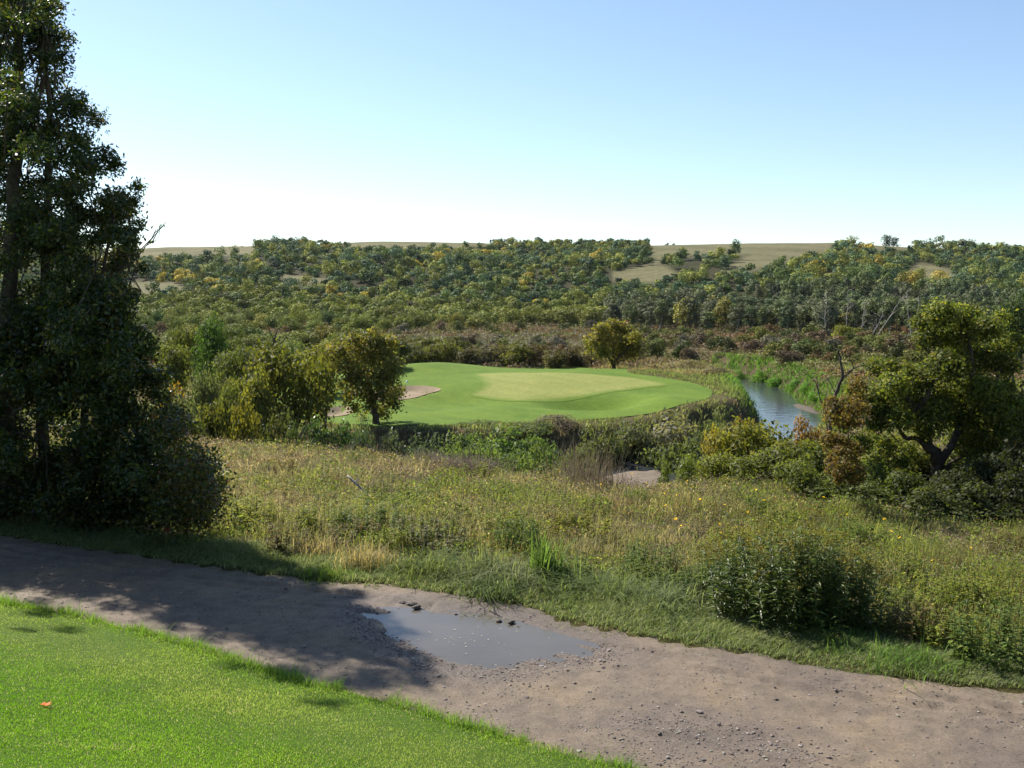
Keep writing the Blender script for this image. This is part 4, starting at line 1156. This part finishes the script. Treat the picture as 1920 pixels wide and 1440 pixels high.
def meadow():
    r = np.random.default_rng(320)
    def pts(N, y0=7., y1=50.):
        y = y0 + (y1 - y0) * r.random(N) ** 1.15; a = r.uniform(-.66, .66, N); x = a * (y + 4.5)
        s_, t_ = st(x, y); kf = s_ - s_far(t_)
        k = (kf > .75) & (y < edge_y(x, y) + 5)
        return x[k], y[k], kf[k]

    def field(x, y, kf):
        """how green, how tall, how rusty the growth is at a place"""
        cn = fbm(x / 2.2, y / 2.6, 321, 4); c2 = fbm(x / .55, y / .6, 322, 3); c3 = fbm(x / 4, y / 5, 323, 3)
        green = np.clip(.60 + 1.15 * cn + .6 * np.exp(-kf / 2.0) - .55 * smooth(18, 36, y) * (x < 6) + .14 * smooth(0, 8, x), 0, 1)
        h = (np.clip(.33 + .34 * cn + .34 * c2 - .14 * c3, .08, .95)) * smooth(.5, 4.5, kf) + .10
        return green, h, c2, c3
    # grasses
    x, y, kf = pts(30000); n = len(x); per = 10
    green, h, c2, c3 = field(x, y, kf); g = green[:, None]
    A = np.array([.185, .155, .098]) + c2[:, None] * np.array([.07, .05, .03]); B = np.array([.115, .135, .034]) + c2[:, None] * np.array([.04, .04, .010])
    col = A * (1 - g) + B * g
    red = (c3 > .22) & (r.random(n) < .45); col[red] = col[red] * .35 + np.array([.14, .085, .05]) * .65
    mv = (c3 < -.25) & (r.random(n) < .4); col[mv] = col[mv] * .4 + np.array([.20, .155, .13]) * .6
    bx, by, k = tufts(r, x, y, per, .05 + .0045 * y); bz = raw_land(bx, by)
    T = col[k] * np.clip(r.normal(1, .36, (len(k), 1)), .3, 2.2)
    hh = h[k] * r.uniform(.35, 1.25, len(k)) * .85
    s = Soup(); s.add(*blade_geo(np.column_stack([bx, by, bz - .02]), hh, .0045 + .00042 * by, np.clip(T, .01, .6), r, .75, (.10, -.08)))
    tag(put('meadow_grass', s.mesh('meadow_grass', [M_GRASS])), 'tall yellowing meadow grass between the path and the river', 'grass', None, 'stuff')
    # leafy weeds, thick in patches
    x, y, kf = pts(31000); green, h, c2, c3 = field(x, y, kf); q = fbm(x / 1.2, y / 1.5, 325, 3); k = q > -.1; x, y, kf, h, q, green = x[k], y[k], kf[k], h[k], q[k], green[k]; n = len(x)
    m = 16; k = np.repeat(np.arange(n), m); H = (h * (.8 + .7 * np.clip(q, 0, 1)))[k]
    f = r.random(n * m) ** .65; spread = (.035 + .0035 * y)[k] * (.5 + f)
    P = np.column_stack([x[k] + r.normal(0, 1, n * m) * spread, y[k] + r.normal(0, 1, n * m) * spread, 0 * f]); P[:, 2] = raw_land(P[:, 0], P[:, 1]) + H * f
    palg = [(4, (.075, .10, .022)), (3, (.10, .125, .03)), (.25, (.17, .17, .04)), (1, (.04, .056, .016))]
    palb = [(3, (.145, .12, .065)), (2, (.11, .072, .045)), (3, (.085, .094, .03)), (2, (.23, .18, .135)), (1.3, (.045, .037, .022))]
    T = np.where((r.random(n) < green * 1.1)[:, None], pick(r, palg, n, .14), pick(r, palb, n, .14))[k] * np.clip(r.normal(1, .22, (n * m, 1)), .4, 2)
    s = Soup(); s.add(*leaf_geo(P, (.016 + .0018 * P[:, 1]) * r.uniform(.5, 1.6, n * m), np.clip(T, .01, .5), r, .42, .5))
    tag(put('meadow_weeds', s.mesh('meadow_weeds', [M_LEAF])), 'small leafy weeds mixed through the meadow grass', 'weeds', None, 'stuff')
    # seed heads: little sprays of pale bits above the blades
    x, y, kf = pts(28000); green, h, c2, c3 = field(x, y, kf); q = fbm(x / 2.4, y / 3, 327, 3)
    k = (q + .30 * smooth(12, 34, y) - .35 * (green - .4) > .0) & (kf > 1.6); x, y, h = x[k], y[k], h[k]; n = len(x)
    m = 6; k = np.repeat(np.arange(n), m); z = raw_land(x, y) + h * r.uniform(.75, 1.25, n)
    P = np.column_stack([x, y, z])[k] + r.normal(0, 1, (n * m, 3)) * np.column_stack([.012 + .0009 * y, .012 + .0009 * y, .03 + .001 * y])[k]
    T = pick(r, [(4, (.30, .235, .17)), (3, (.25, .18, .145)), (.3, (.44, .38, .32)), (2, (.15, .10, .07))], n)[k]
    s = Soup(); s.add(*leaf_geo(P, (.008 + .0009 * y[k]) * r.uniform(.5, 1.4, n * m), T, r, .6, .2))
    tag(put('seed_heads', s.mesh('seed_heads', [M_DRY])), 'pale fluffy seed heads floating over the meadow grass', 'seed heads', None, 'stuff')


meadow()


def verge_and_lawn():
    r = np.random.default_rng(330)
    t = r.uniform(-24, 18, 72000); kf = r.uniform(-.12, 1.5, 72000); s_ = s_far(t) + kf
    x = CX + DIRX * t + NX * s_; y = CY + DIRY * t + NY * s_; k = (np.abs(x) < .72 * y + 4) & (y > 3); x, y, kf, t = x[k], y[k], kf[k], t[k]; n = len(x)
    cn = fbm(x / .7, y / .7, 331, 3); k = (kf > .12 + .12 * cn) | (r.random(n) < .15); x, y, kf, cn = x[k], y[k], kf[k], cn[k]; n = len(x)
    per = 3; bx, by, k = tufts(r, x, y, per, np.full(n, .02)); bz = raw_land(bx, by)
    h = (.05 + .10 * smooth(-.1, 1.0, kf) + .05 * cn)[k] * r.uniform(.6, 1.4, len(k))
    T = (np.array([.12, .155, .06]) + cn[:, None] * np.array([.04, .03, .025]))[k] * r.normal(1, .2, (len(k), 1))
    T[r.random(len(k)) < .16] = (.27, .27, .18)
    s = Soup(); s.add(*blade_geo(np.column_stack([bx, by, bz - .01]), np.maximum(h, .02), .006 + .0002 * by, np.clip(T, .01, .6), r, .7, (.5, -.35)))
    tag(put('verge_grass', s.mesh('verge_grass', [M_GRASS])), 'short combed grass strip along the far edge of the dirt path', 'grass', None, 'stuff')
    # mown lawn
    N = 720000
    y = 5.2 + 11 * r.random(N) ** 1.35; x = r.uniform(-.62, .38, N) * (y + 1.5)
    s_, t = st(x, y); kn = s_near(t) - s_; k = kn > -.02; x, y, kn = x[k], y[k], kn[k]; n = len(x)
    z = raw_land(x, y); cn = fbm(x / .9, y / .9, 332, 4); c2 = fbm(x / 3, y / 3, 333, 3)
    fringe = np.exp(-np.maximum(kn, 0) / .10)
    h = (.017 + .008 * c2 + .006 * cn + .06 * fringe * (.5 + .7 * np.clip(fbm(x * 1.4, y * 1.4, 334, 3) + .3, 0, 1))) * r.uniform(.6, 1.4, n)
    far_pale = np.exp(-((kn - 1.0) / .9) ** 2)[:, None]
    G = np.array([.105, .205, .018]); Pp = np.array([.165, .215, .055])
    T = G * (1 - far_pale * .75) + Pp * far_pale * .75 + cn[:, None] * np.array([.045, .04, .014])
    T = T * np.clip(r.normal(1, .2, (n, 1)), .5, 1.7)
    pale = r.random(n) < .05 + .06 * far_pale[:, 0] + .16 * smooth(.25, .6, fbm(x / .5, y / .3, 336, 3)); T[pale] = (.30, .30, .16)
    a = r.uniform(0, 6.283, n); b = r.uniform(0, 6.283, n); le = np.abs(r.normal(0, .45, n)) * h; w = (.0032 + .0002 * y)
    B = np.column_stack([x, y, z - .004]); W = np.column_stack([np.cos(b) * w, np.sin(b) * w, 0 * b])
    tip = B + np.column_stack([np.cos(a) * le, np.sin(a) * le, h])
    V = np.stack([B - W, B + W, tip], 1).reshape(-1, 3); Q = np.column_stack([np.arange(n * 3).reshape(n, 3), np.full(n, -1)])
    s = Soup(); s.add(V, Q, np.repeat(np.clip(T, .01, .6), 3, 0))
    # taller tufts on the lip
    t = r.uniform(-22, 8, 2600); s_ = s_near(t) - np.abs(r.normal(-.01, .07, 2600)); k = fbm(t * 1.1, t * 0, 335, 3) > -.25; t, s_ = t[k], s_[k]
    x = CX + DIRX * t + NX * s_; y = CY + DIRY * t + NY * s_
    bx, by, k = tufts(r, x, y, 7, np.full(len(x), .03)); bz = raw_land(bx, by)
    s.add(*blade_geo(np.column_stack([bx, by, bz - .01]), r.uniform(.04, .15, len(k)) * (1 + .9 * (r.random(len(k)) < .06)), .0055, np.clip(np.array([.11, .19, .03]) * r.normal(1, .2, (len(k), 1)), .01, .5), r, .6, (.2, .1)))
    tag(put('lawn_grass', s.mesh('lawn_grass', [M_GRASS])), 'bright mown lawn grass sloping down to the path', 'grass', None, 'stuff')


verge_and_lawn()


# ------------------------------------------------------------------ single plants in the meadow
def grass_clump(label, u, v, H, n, spread, col, lean=.45, W=.012, name='grass_clump', mat=None, group=None):
    r = np.random.default_rng(int(u * 7 + v)); x, y = hit(u, v, raw_land) if v > 100 else (x_at(u, v, -2.), float(v)); z = float(raw_land(np.array([x]), np.array([y]))[0])
    B = np.column_stack([r.normal(0, spread, n), r.normal(0, spread, n), np.zeros(n)]); B[:, 2] = raw_land(x + B[:, 0], y + B[:, 1]) - z - .02
    out = unit(B + 1e-4) * np.array([1, 1, 0])
    V, Q, T = arc_geo(B, H * r.uniform(.55, 1.3, n), W * r.uniform(.7, 1.3, n), np.clip(np.array(col) * r.normal(1, .25, (n, 1)), .01, .7), r, lean)
    s = Soup(); s.add(V, Q, T)
    o = put(name, s.mesh(name, [mat or M_GRASS]), (x, y, z)); tag(o, label, 'grass clump', group)
    return o


grass_clump('spiky bright green sedge clump with upright blades above the path', 1022, 1096, .80, 150, .11, (.085, .14, .03), .55, .020)
grass_clump('drooping green grass clump left of the spiky sedge', 905, 1086, .55, 420, .26, (.115, .145, .05), 1.25, .014)
grass_clump('arching pale-tipped grass clump between two green clumps', 958, 1100, .50, 360, .24, (.15, .165, .085), 1.3, .013)
grass_clump('wide arching grass clump right below the spiky sedge', 1050, 1106, .48, 400, .28, (.105, .14, .045), 1.3, .014)
grass_clump('fresh grass clump between the sedge and the goldenrod', 1150, 1124, .55, 380, .24, (.12, .155, .055), 1.2, .013)
grass_clump('grass clump leaning on the left side of the goldenrod', 1265, 1144, .5, 380, .26, (.12, .15, .065), 1.2, .013)
grass_clump('dark-based grass mound at the path edge by the puddle', 925, 1114, .36, 340, .2, (.09, .125, .04), 1.4, .013)
grass_clump('straw-coloured dry grass tuft above the verge', 690, 1066, .5, 420, .22, (.26, .21, .10), .75, .010)
grass_clump('second straw-coloured tuft beside the ash shadow', 600, 1045, .5, 320, .22, (.22, .18, .09), .75, .010)
grass_clump('low lime-green tuft at the verge beside the ash shadow', 610, 1082, .22, 260, .16, (.14, .21, .03), .8, .010)
grass_clump('green clump in front of the dry straw tuft', 800, 1076, .5, 360, .24, (.11, .14, .04), 1.2, .013)
grass_clump('grey dry stalks standing at the top of the meadow before the sand bar', 1092, 29.5, 1.7, 300, .50, (.25, .205, .14), .34, .012, 'dry_stalks', M_DRY)
grass_clump('sparser grey dry stalks next to the sand bar', 1135, 29.0, 1.35, 130, .34, (.25, .205, .14), .36, .012, 'dry_stalks', M_DRY)
grass_clump('soft mauve-grey grass mound swept over the meadow crest', 880, 33.5, 1.05, 900, .6, (.20, .155, .13), .7, .013, 'dry_grass_mound', M_DRY)
grass_clump('smaller mauve-grey grass mound left along the meadow crest', 800, 37, .95, 700, .38, (.18, .15, .115), .7, .013, 'dry_grass_mound', M_DRY)
grass_clump('long grass clump at the right edge of the path verge', 1700, 1248, .3, 400, .2, (.09, .16, .03), .9, .010)
grass_clump('low grass clump beneath the goldenrod on the verge', 1590, 1215, .26, 400, .2, (.09, .15, .035), .9, .010)


def forb(name, label, u, v, width, H, ns, nl, L, pal, seed, plume=None, mat=None, asp=.28, bare=.12, depth=.8, group=None):
    """a leafy perennial: stems, leaves, and flower plumes when it has them"""
    r = np.random.default_rng(seed); x, y = hit(u, v, raw_land); z = float(raw_land(np.array([x]), np.array([y]))[0])
    e = empty(name, (x, y, z), label, 'weed' if not plume else 'wildflower', group)
    st_, lf, fl = Soup(), Soup(), Soup()
    for i in range(ns):
        q = np.sqrt(r.random()); a = r.uniform(0, 6.283); bx, by = q * math.cos(a) * width * .5, q * math.sin(a) * width * .5 * depth
        bz = float(raw_land(np.array([x + bx]), np.array([y + by]))[0]) - z
        h = H * r.uniform(.72, 1.08) * (1 - .33 * q * q)
        top = np.array([bx * 1.12 + r.normal(0, .04), by * 1.12 + r.normal(0, .04), bz + h])
        T = wiggle((bx, by, bz - .03), top, r, .05, 5); st_.add(*tube_geo(T, np.linspace(.005, .002, 5), 4), (.10, .10, .035))
        f = bare + (1 - bare) * r.random(nl) ** .9
        P = np.stack([np.interp(f, np.linspace(0, 1, 5), T[:, c]) for c in range(3)], 1)
        az = r.uniform(0, 6.283, nl); ln = L * r.uniform(.6, 1.25, nl) * (1.1 - .45 * f)
        d = np.stack([np.cos(az), np.sin(az), r.uniform(-.35, .5, nl)], 1); d = unit(d)
        sd = unit(np.cross(d, (0, 0, 1.))) * (ln * asp * .5)[:, None]; lnc = ln[:, None]
        dr = np.array([0, 0, -1.]) * lnc * .18
        V = np.stack([P, P + d * lnc * .45 + sd, P + d * lnc + dr, P + d * lnc * .45 - sd], 1).reshape(-1, 3)
        lf.add(V, np.arange(nl * 4).reshape(-1, 4), np.repeat(pick(r, pal, nl), 4, 0))
        if plume and r.random() < .6:
            m = 46; c = top + np.array([0, 0, .02]); P = c + r.normal(0, 1, (m, 3)) * np.array([.05, .05, .035])
            P[:, 0] += np.abs(P[:, 2] - c[2]) * r.normal(0, .6, m)
            fl.add(*leaf_geo(P, .022 * r.uniform(.6, 1.4, m), pick(r, plume, m), r, .7, .4))
    put('stems', st_.mesh('stems', [M_DRY]), parent=e); put('leaves', lf.mesh('leaves', [mat or M_GLOSS]), parent=e)
    if plume: put('flower_plumes', fl.mesh('flower_plumes', [M_DRY]), parent=e)
    return e


PAL_G = [(4, (.062, .092, .024)), (3, (.09, .125, .03)), (1, (.13, .155, .036))]
PAL_Y = [(3, (.14, .16, .025)), (2, (.10, .125, .022)), (1, (.2, .2, .03))]
PAL_B = [(3, (.09, .085, .03)), (2, (.12, .075, .035)), (2, (.09, .105, .028)), (1, (.17, .135, .06))]
GOLD = [(3, (.25, .20, .03)), (2, (.19, .16, .03)), (1.5, (.14, .13, .03))]
forb('goldenrod_bush', 'large dark leafy goldenrod bush with ochre plumes at the path verge', 1490, 1172, 2.0, 1.22, 170, 60, .14, PAL_G, 401, GOLD)
forb('goldenrod_bush', 'lower goldenrod with ochre plumes on the left flank of the large bush', 1375, 1128, .9, .88, 34, 34, .10, PAL_G, 402, GOLD)
forb('goldenrod_bush', 'smaller goldenrod with faded plumes behind the large bush', 1420, 1085, 1.3, .95, 40, 30, .10, PAL_Y, 403, GOLD)
for k_, (u, v, w, H, ns, L, pal, lab) in enumerate([
    (1720, 1212, .7, .62, 34, .08, PAL_B, 'brownish leafy weed right of the goldenrod'), (1880, 1255, .9, .8, 44, .09, PAL_G, 'dark leafy weed at the right end of the verge'), (1800, 1225, .8, .55, 30, .08, PAL_Y, 'yellow-green leafy weed between the brown and the dark weeds'),
    (1610, 1120, .9, .7, 36, .08, PAL_B, 'bronze weed behind the right side of the goldenrod'), (790, 968, 1.3, .6, 40, .11, PAL_Y, 'bright yellow-green weed in the middle of the meadow'), (690, 1000, 1.1, .62, 36, .10, PAL_G, 'dark green weed patch in the meadow left of the yellow weed'),
    (600, 1000, 1.0, .66, 36, .09, PAL_Y, 'yellow-olive weed close to the ash shadow'), (660, 1022, .8, .5, 30, .09, PAL_B, 'brown weed under the dark green weed patch'), (950, 1010, .9, .7, 34, .09, PAL_Y, 'lime weed above the spiky sedge'),
    (1060, 1000, .8, .6, 26, .09, PAL_B, 'rusty weed above the wide arching clump'), (1110, 960, .9, .55, 26, .1, PAL_Y, 'small lime weed near the dry stalks'), (1220, 1085, .8, .6, 30, .09, PAL_G, 'leafy weed left of the lower goldenrod'), (1290, 1120, .6, .5, 26, .08, PAL_G, 'small dark weed at the verge before the goldenrod'),
    (470, 985, .8, .75, 36, .08, PAL_Y, 'yellow-leaved weed at the edge of the reddish shrub'), (540, 1040, .7, .6, 30, .08, PAL_B, 'brown weed at the rim of the ash shadow'), (1660, 1190, .6, .4, 24, .07, PAL_G, 'low green weed at the right foot of the goldenrod'),
    (740, 1040, .8, .5, 28, .08, PAL_Y, 'pale weed above the dry straw tuft'), (1540, 1010, 1.0, .5, 26, .09, PAL_B, 'rust-brown weed far behind the goldenrod'), (1760, 1090, 1.0, .6, 30, .08, PAL_B, 'bronze weed out in the right of the meadow'), (1840, 1150, .9, .6, 30, .08, PAL_Y, 'olive weed above the dark leafy weed')]):
    forb('weed', lab, u, v, w * 1.15, H, int(ns * 1.1), 40, L * 1.1, pal, 420 + k_, asp=.42, mat=M_LEAF)

# more weeds over the meadow, copied from the ones above
wsrc = [o for o in C.objects if o.type == 'EMPTY' and o.name.startswith('weed')]
kids = {o.name: [c for c in C.objects if c.parent is o] for o in wsrc}
rw = np.random.default_rng(470); WZ = [(0, 620, 'near the ash thicket'), (620, 860, 'above the straw tuft'), (860, 1130, 'above the spiky sedge'), (1130, 1330, 'left of the goldenrod'), (1330, 1640, 'behind the goldenrod'), (1640, 2200, 'right of the goldenrod')]
WC = [((1.0, 1.0, 1.0), ''), ((.75, .85, .8), 'dull '), ((1.25, 1.15, .9), 'pale ')]
for i in range(95):
    y = rw.uniform(13, 40); u = rw.uniform(430, 1960); x = x_at(u, y, -2); s_, t_ = st(x, y)
    if s_ < s_far(t_) + 1.6 or y > edge_y(np.array([x]), np.array([y]))[0] - 1: continue
    z = float(raw_land(np.array([x]), np.array([y]))[0]); src = wsrc[rw.integers(len(wsrc))]; c_, w_ = WC[rw.integers(3)]
    kind = 'yellow-green' if 'yellow' in src['label'] or 'lime' in src['label'] or 'olive' in src['label'] else 'brownish' if 'brown' in src['label'] or 'bronze' in src['label'] or 'rust' in src['label'] else 'dark green'
    depth_ = 'low on the slope' if y < 20 else 'halfway to the river' if y < 30 else 'near the meadow crest'
    zn = next(q for a_, b_, q in WZ if a_ <= u < b_); lb = f'{w_}{kind} leafy weed {depth_} {zn}'
    e = src.copy(); C.objects.link(e); e.location = (x, y, z); e.rotation_euler = (0, 0, rw.uniform(0, 6.28)); sc = rw.uniform(.7, 1.15); e.scale = (sc * rw.uniform(.9, 1.5), sc * rw.uniform(.9, 1.4), sc * .95)
    e['label'] = lb; e['group'] = lb.replace('weed', 'weeds')
    for ch in kids[src.name]:
        c2 = ch.copy(); C.objects.link(c2); c2.parent = e; c2.color = rgb(c_)
# yellow wildflowers
fl_me = []
for q in range(2):
    r = np.random.default_rng(440 + q); s1, s2 = Soup(), Soup()
    T = wiggle((0, 0, 0), (r.normal(0, .05), r.normal(0, .05), .62), r, .06, 5); s1.add(*tube_geo(T, np.linspace(.004, .002, 5), 4), (.08, .1, .03))
    P = T[0] + (T[-1] - T[0]) * r.uniform(.1, .8, (10, 1)); s1.add(*leaf_geo(P, .08, (.08, .11, .025), r, .25, .5))
    c = T[-1]
    for j in range(11):
        a = j / 11 * 6.283; d = np.array([math.cos(a), math.sin(a) * .8 , .25 + .5 * math.sin(a)]); p = np.array([-math.sin(a), math.cos(a), 0]) * .009
        s2.add([c, c + d * .02 + p, c + d * .042, c + d * .02 - p], [[0, 1, 2, 3]], (.62, .42, .02))
    fl_me.append((s1.mesh('stem', [M_GRASS]), s2.mesh('petals', [M_LEAF])))
rf = np.random.default_rng(450)
FL = [(1660, 1030), (1655, 1060), (1735, 1112), (1330, 1050), (1270, 1032), (1240, 965), (1067, 925), (1093, 925), (1280, 962), (1480, 960), (1650, 990), (1700, 990), (1256, 935), (1292, 935), (1205, 950), (1345, 985), (1390, 1000), (1425, 985), (1310, 990), (1180, 930), (1820, 1080), (1585, 1010), (1530, 980), (1275, 1040), (1350, 1060), (1690, 1060), (1300, 948), (1410, 960), (1140, 950), (1230, 1000)]
for k_, (u, v) in enumerate(FL):
    x, y = hit(u + rf.normal(0, 4), v, raw_land); z = float(raw_land(np.array([x]), np.array([y]))[0])
    e = empty('yellow_flower', (x, y, z - .02), 'single yellow daisy-like flower on a thin stem in the meadow grass', 'flower', 'yellow flowers scattered over the meadow')
    e.rotation_euler = (0, 0, rf.uniform(0, 6)); sc = rf.uniform(.8, 1.1); e.rotation_euler = (rf.normal(0, .15), rf.normal(0, .15), rf.uniform(0, 6)); e.scale = (sc, sc, sc)
    put('stem', fl_me[k_ % 2][0], parent=e); put('petals', fl_me[k_ % 2][1], parent=e)

# pale driftwood in the grass and on the mud bank
def log(label, u, v, L, rad, ang, tilt, name='log', cat='log', zoff=.05, fn=raw_land):
    r = np.random.default_rng(int(u)); x, y = hit(u, v, fn); z = float(fn(np.array([x]), np.array([y]))[0])
    d = np.array([math.cos(ang) * math.cos(tilt), math.sin(ang) * math.cos(tilt), math.sin(tilt)])
    w = Soup(); T = wiggle(-d * L / 2, d * L / 2, r, .06, 7); w.add(*tube_geo(T, rad * r.uniform(.7, 1.1, 7), 8), 1); a = T[4]
    w.add(*tube_geo(wiggle(a, a + np.array([L * .15, .02, L * .16]), r, .1, 4), np.linspace(rad * .5, rad * .2, 4), 6), 1)
    tag(put(name, w.mesh(name, [M_PALEBARK], True), (x, y, z + zoff)), label, cat)


log('weathered pale branch sticking out of the meadow grass', 672, 950, .8, .035, 2.6, .6, 'driftwood_branch', 'branch', .5)
log('pale driftwood log on the mud bank at the river', 1505, 763, 2.6, .14, .3, .05, 'driftwood_log')
log('thin grey driftwood log in front of the other on the mud bank', 1512, 772, 2.2, .09, -.2, .03, 'driftwood_log')

# ------------------------------------------------------------------ stake, stones, mud, leaf
x, y = hit(313, 1004, raw_land); z = float(raw_land(np.array([x]), np.array([y]))[0])
w, h = .045, .58
sv = [(-w, -w, -.15), (w, -w, -.15), (w, w, -.15), (-w, w, -.15), (-w, -w, h - .03), (w, -w, h - .03), (w, w, h - .03), (-w, w, h - .03), (-w * .7, -w * .7, h), (w * .7, -w * .7, h), (w * .7, w * .7, h), (-w * .7, w * .7, h)]
sq = [(0, 1, 5, 4), (1, 2, 6, 5), (2, 3, 7, 6), (3, 0, 4, 7), (4, 5, 9, 8), (5, 6, 10, 9), (6, 7, 11, 10), (7, 4, 8, 11), (8, 9, 10, 11)]
M_RED = solid_mat('red_paint', [(.3, (.36, .018, .02)), (.7, (.48, .03, .03))], 9, .55, .3, .3, 40)
o = put('hazard_stake', mesh('hazard_stake', sv, np.array(sq), [M_RED]), (x, y, z), rot=.4); o.rotation_euler = (.03, -.02, .4)
tag(o, 'short red painted wooden stake in the shade by the path', 'stake')

OCT = np.array([(1, 0, 0), (0, 1, 0), (-1, 0, 0), (0, -1, 0), (0, 0, .7), (0, 0, -.7), (.6, .6, .4), (-.6, .6, .4), (-.6, -.6, .4), (.6, -.6, .4)], float)
OCF = np.array([(0, 6, 9), (6, 0, 1), (6, 1, 7), (7, 1, 2), (7, 2, 8), (8, 2, 3), (8, 3, 9), (9, 3, 0), (4, 6, 7), (4, 7, 8), (4, 8, 9), (4, 9, 6), (5, 1, 0), (5, 2, 1), (5, 3, 2), (5, 0, 3)])
M_STONE = leaf_mat('stone', 0, .8, .3)


def stones(P, size, T, r):
    n = len(P); V = OCT[None] * r.uniform(.65, 1.3, (n, 10, 1)) * (size[:, None] * r.uniform(.7, 1.2, (n, 3)))[:, None] * np.array([1, 1, .75])
    a = r.uniform(0, 6.28, n); c, s_ = np.cos(a)[:, None], np.sin(a)[:, None]
    V = np.stack([V[..., 0] * c - V[..., 1] * s_, V[..., 0] * s_ + V[..., 1] * c, V[..., 2]], -1) + P[:, None]
    Q = (np.arange(n)[:, None, None] * 10 + OCF[None]).reshape(-1, 3)
    return V.reshape(-1, 3), np.column_stack([Q, np.full(len(Q), -1)]), np.repeat(T, 10, 0)


def gravel():
    r = np.random.default_rng(500); N = 150000
    t = r.uniform(-14, 12, N); k = r.random(N); s_ = s_near(t) * (1 - k) + s_far(t) * k
    x = CX + DIRX * t + NX * s_; y = CY + DIRY * t + NY * s_; sd = poly_sd(x, y, PUDDLE)
    near_lawn = s_ - s_near(t)
    dens = .08 + .75 * np.exp(-((sd - .22) / .24) ** 2) * (NX * (x - PUDDLE[:, 0].mean()) + NY * (y - PUDDLE[:, 1].mean()) < .5) + .5 * smooth(.0, .4, fbm(x / 1.1, y / .8, 501, 3)) * smooth(.05, .45, 1.6 - near_lawn) * (x > -1) + .18 * smooth(.1, .5, fbm(x / .7, y / .7, 502, 3)) + .10 * (sd < .1) * (sd > -.35)
    j = r.random(N) < dens; x, y, sd = x[j], y[j], sd[j]; n = len(x)
    size = np.exp(r.normal(math.log(.0058), .5, n)); z = path_z(x, y) + size * .25
    T = pick(r, [(3, (.25, .21, .185)), (3, (.17, .14, .125)), (2, (.11, .09, .085)), (.5, (.38, .34, .31))], n)
    s = Soup(); s.add(*stones(np.column_stack([x, y, z]), size, T, r))
    tag(put('gravel', s.mesh('gravel', [M_STONE])), 'loose gravel scattered over the dirt path and puddle rim', 'gravel', None, 'stuff')
    # bits floating on the puddle
    n = 30; c = PUDDLE.mean(0); P = c + r.normal(0, 1, (n, 2)) * np.array([.42, .24]); P = P[poly_sd(P[:, 0], P[:, 1], PUDDLE) < -.1]; n = len(P)
    s = Soup(); V, Q, T = leaf_geo(np.column_stack([P, np.full(n, .006)]), .028 * r.uniform(.5, 1.3, n), np.broadcast_to((.5, .47, .38), (n, 3)), r, .7, 60)
    s.add(V, Q, T); tag(put('floating_debris', s.mesh('floating_debris', [M_DRY])), 'pale leaf bits floating on the muddy puddle', 'debris', None, 'stuff')


gravel()
for k_, (u, v, sz, lab) in enumerate([(772, 1131, .075, 'large dark mud clod at the upper rim of the puddle'), (784, 1139, .05, 'smaller mud clod resting against the large dark one'), (756, 1126, .04, 'small mud clod at the start of the wheel rut'), (935, 1163, .035, 'mud clod above the middle of the puddle rim'), (958, 1166, .04, 'mud clod at the right end of the puddle rim'),
                                   (1455, 1312, .022, 'dark stone alone in the middle of the dirt path'), (1450, 1292, .02, 'dark stone just above the lone path stone'), (1775, 1364, .018, 'small dark stone far along the dirt path'), (1240, 1380, .024, 'dark pebble at the gravelly edge of the path')]):
    r = np.random.default_rng(510 + k_); x, y = flat(u, v, .02); z = float(path_z(np.array([x]), np.array([y]))[0])
    s = Soup(); m = 5 if k_ < 5 else 1
    s.add(*stones(np.column_stack([r.normal(0, sz * .6, m), r.normal(0, sz * .4, m), np.full(m, sz * .3)]), np.full(m, sz), np.broadcast_to((.085, .07, .062), (m, 3)) * r.uniform(.8, 1.2, (m, 1)), r))
    tag(put('mud_clod' if k_ < 5 else 'stone', s.mesh('mud_clod', [M_STONE], True), (x, y, z)), lab, 'mud clod' if k_ < 5 else 'stone')
x, y = hit(86, 1326, raw_land); z = float(raw_land(np.array([x]), np.array([y]))[0])
lv = np.array([(-.05, 0, .0), (-.02, .03, .012), (.0, .018, .004), (.035, .035, .016), (.03, .0, .006), (.06, -.012, .014), (.015, -.03, .002), (-.015, -.022, .012), (0, 0, .0)])
lq = np.array([(8, 0, 1, -1), (8, 1, 2, -1), (8, 2, 3, -1), (8, 3, 4, -1), (8, 4, 5, -1), (8, 5, 6, -1), (8, 6, 7, -1), (8, 7, 0, -1)])
tag(put('fallen_leaf', mesh('fallen_leaf', lv * 1.0, lq, [M_LEAF], (.62, .12, .02)), (x, y, z + .022)), 'orange-red fallen leaf lying on the lawn', 'leaf')
x, y = hit(763, 718, land); z = float(land(np.array([x]), np.array([y]))[0])
a = np.linspace(0, 6.283, 9)[:-1]; mv = [(math.cos(t) * .11, math.sin(t) * .11, h) for h in (0, .16) for t in a] + [(math.cos(t) * .06, math.sin(t) * .06, .24) for t in a] + [(0, 0, .26)]
mq = [(i, (i + 1) % 8, 8 + (i + 1) % 8, 8 + i) for i in range(8)] + [(8 + i, 8 + (i + 1) % 8, 16 + (i + 1) % 8, 16 + i) for i in range(8)] + [(16 + i, 16 + (i + 1) % 8, 24, -1) for i in range(8)]
tag(put('white_marker', mesh('white_marker', mv, np.array(mq), [solid_mat('white_paint', [(.3, (.75, .75, .72)), (.7, (.82, .82, .8))], 6, .5)], None, None, True), (x, y, z + .03)), 'little white marker on the turf above the bunker lip', 'marker')
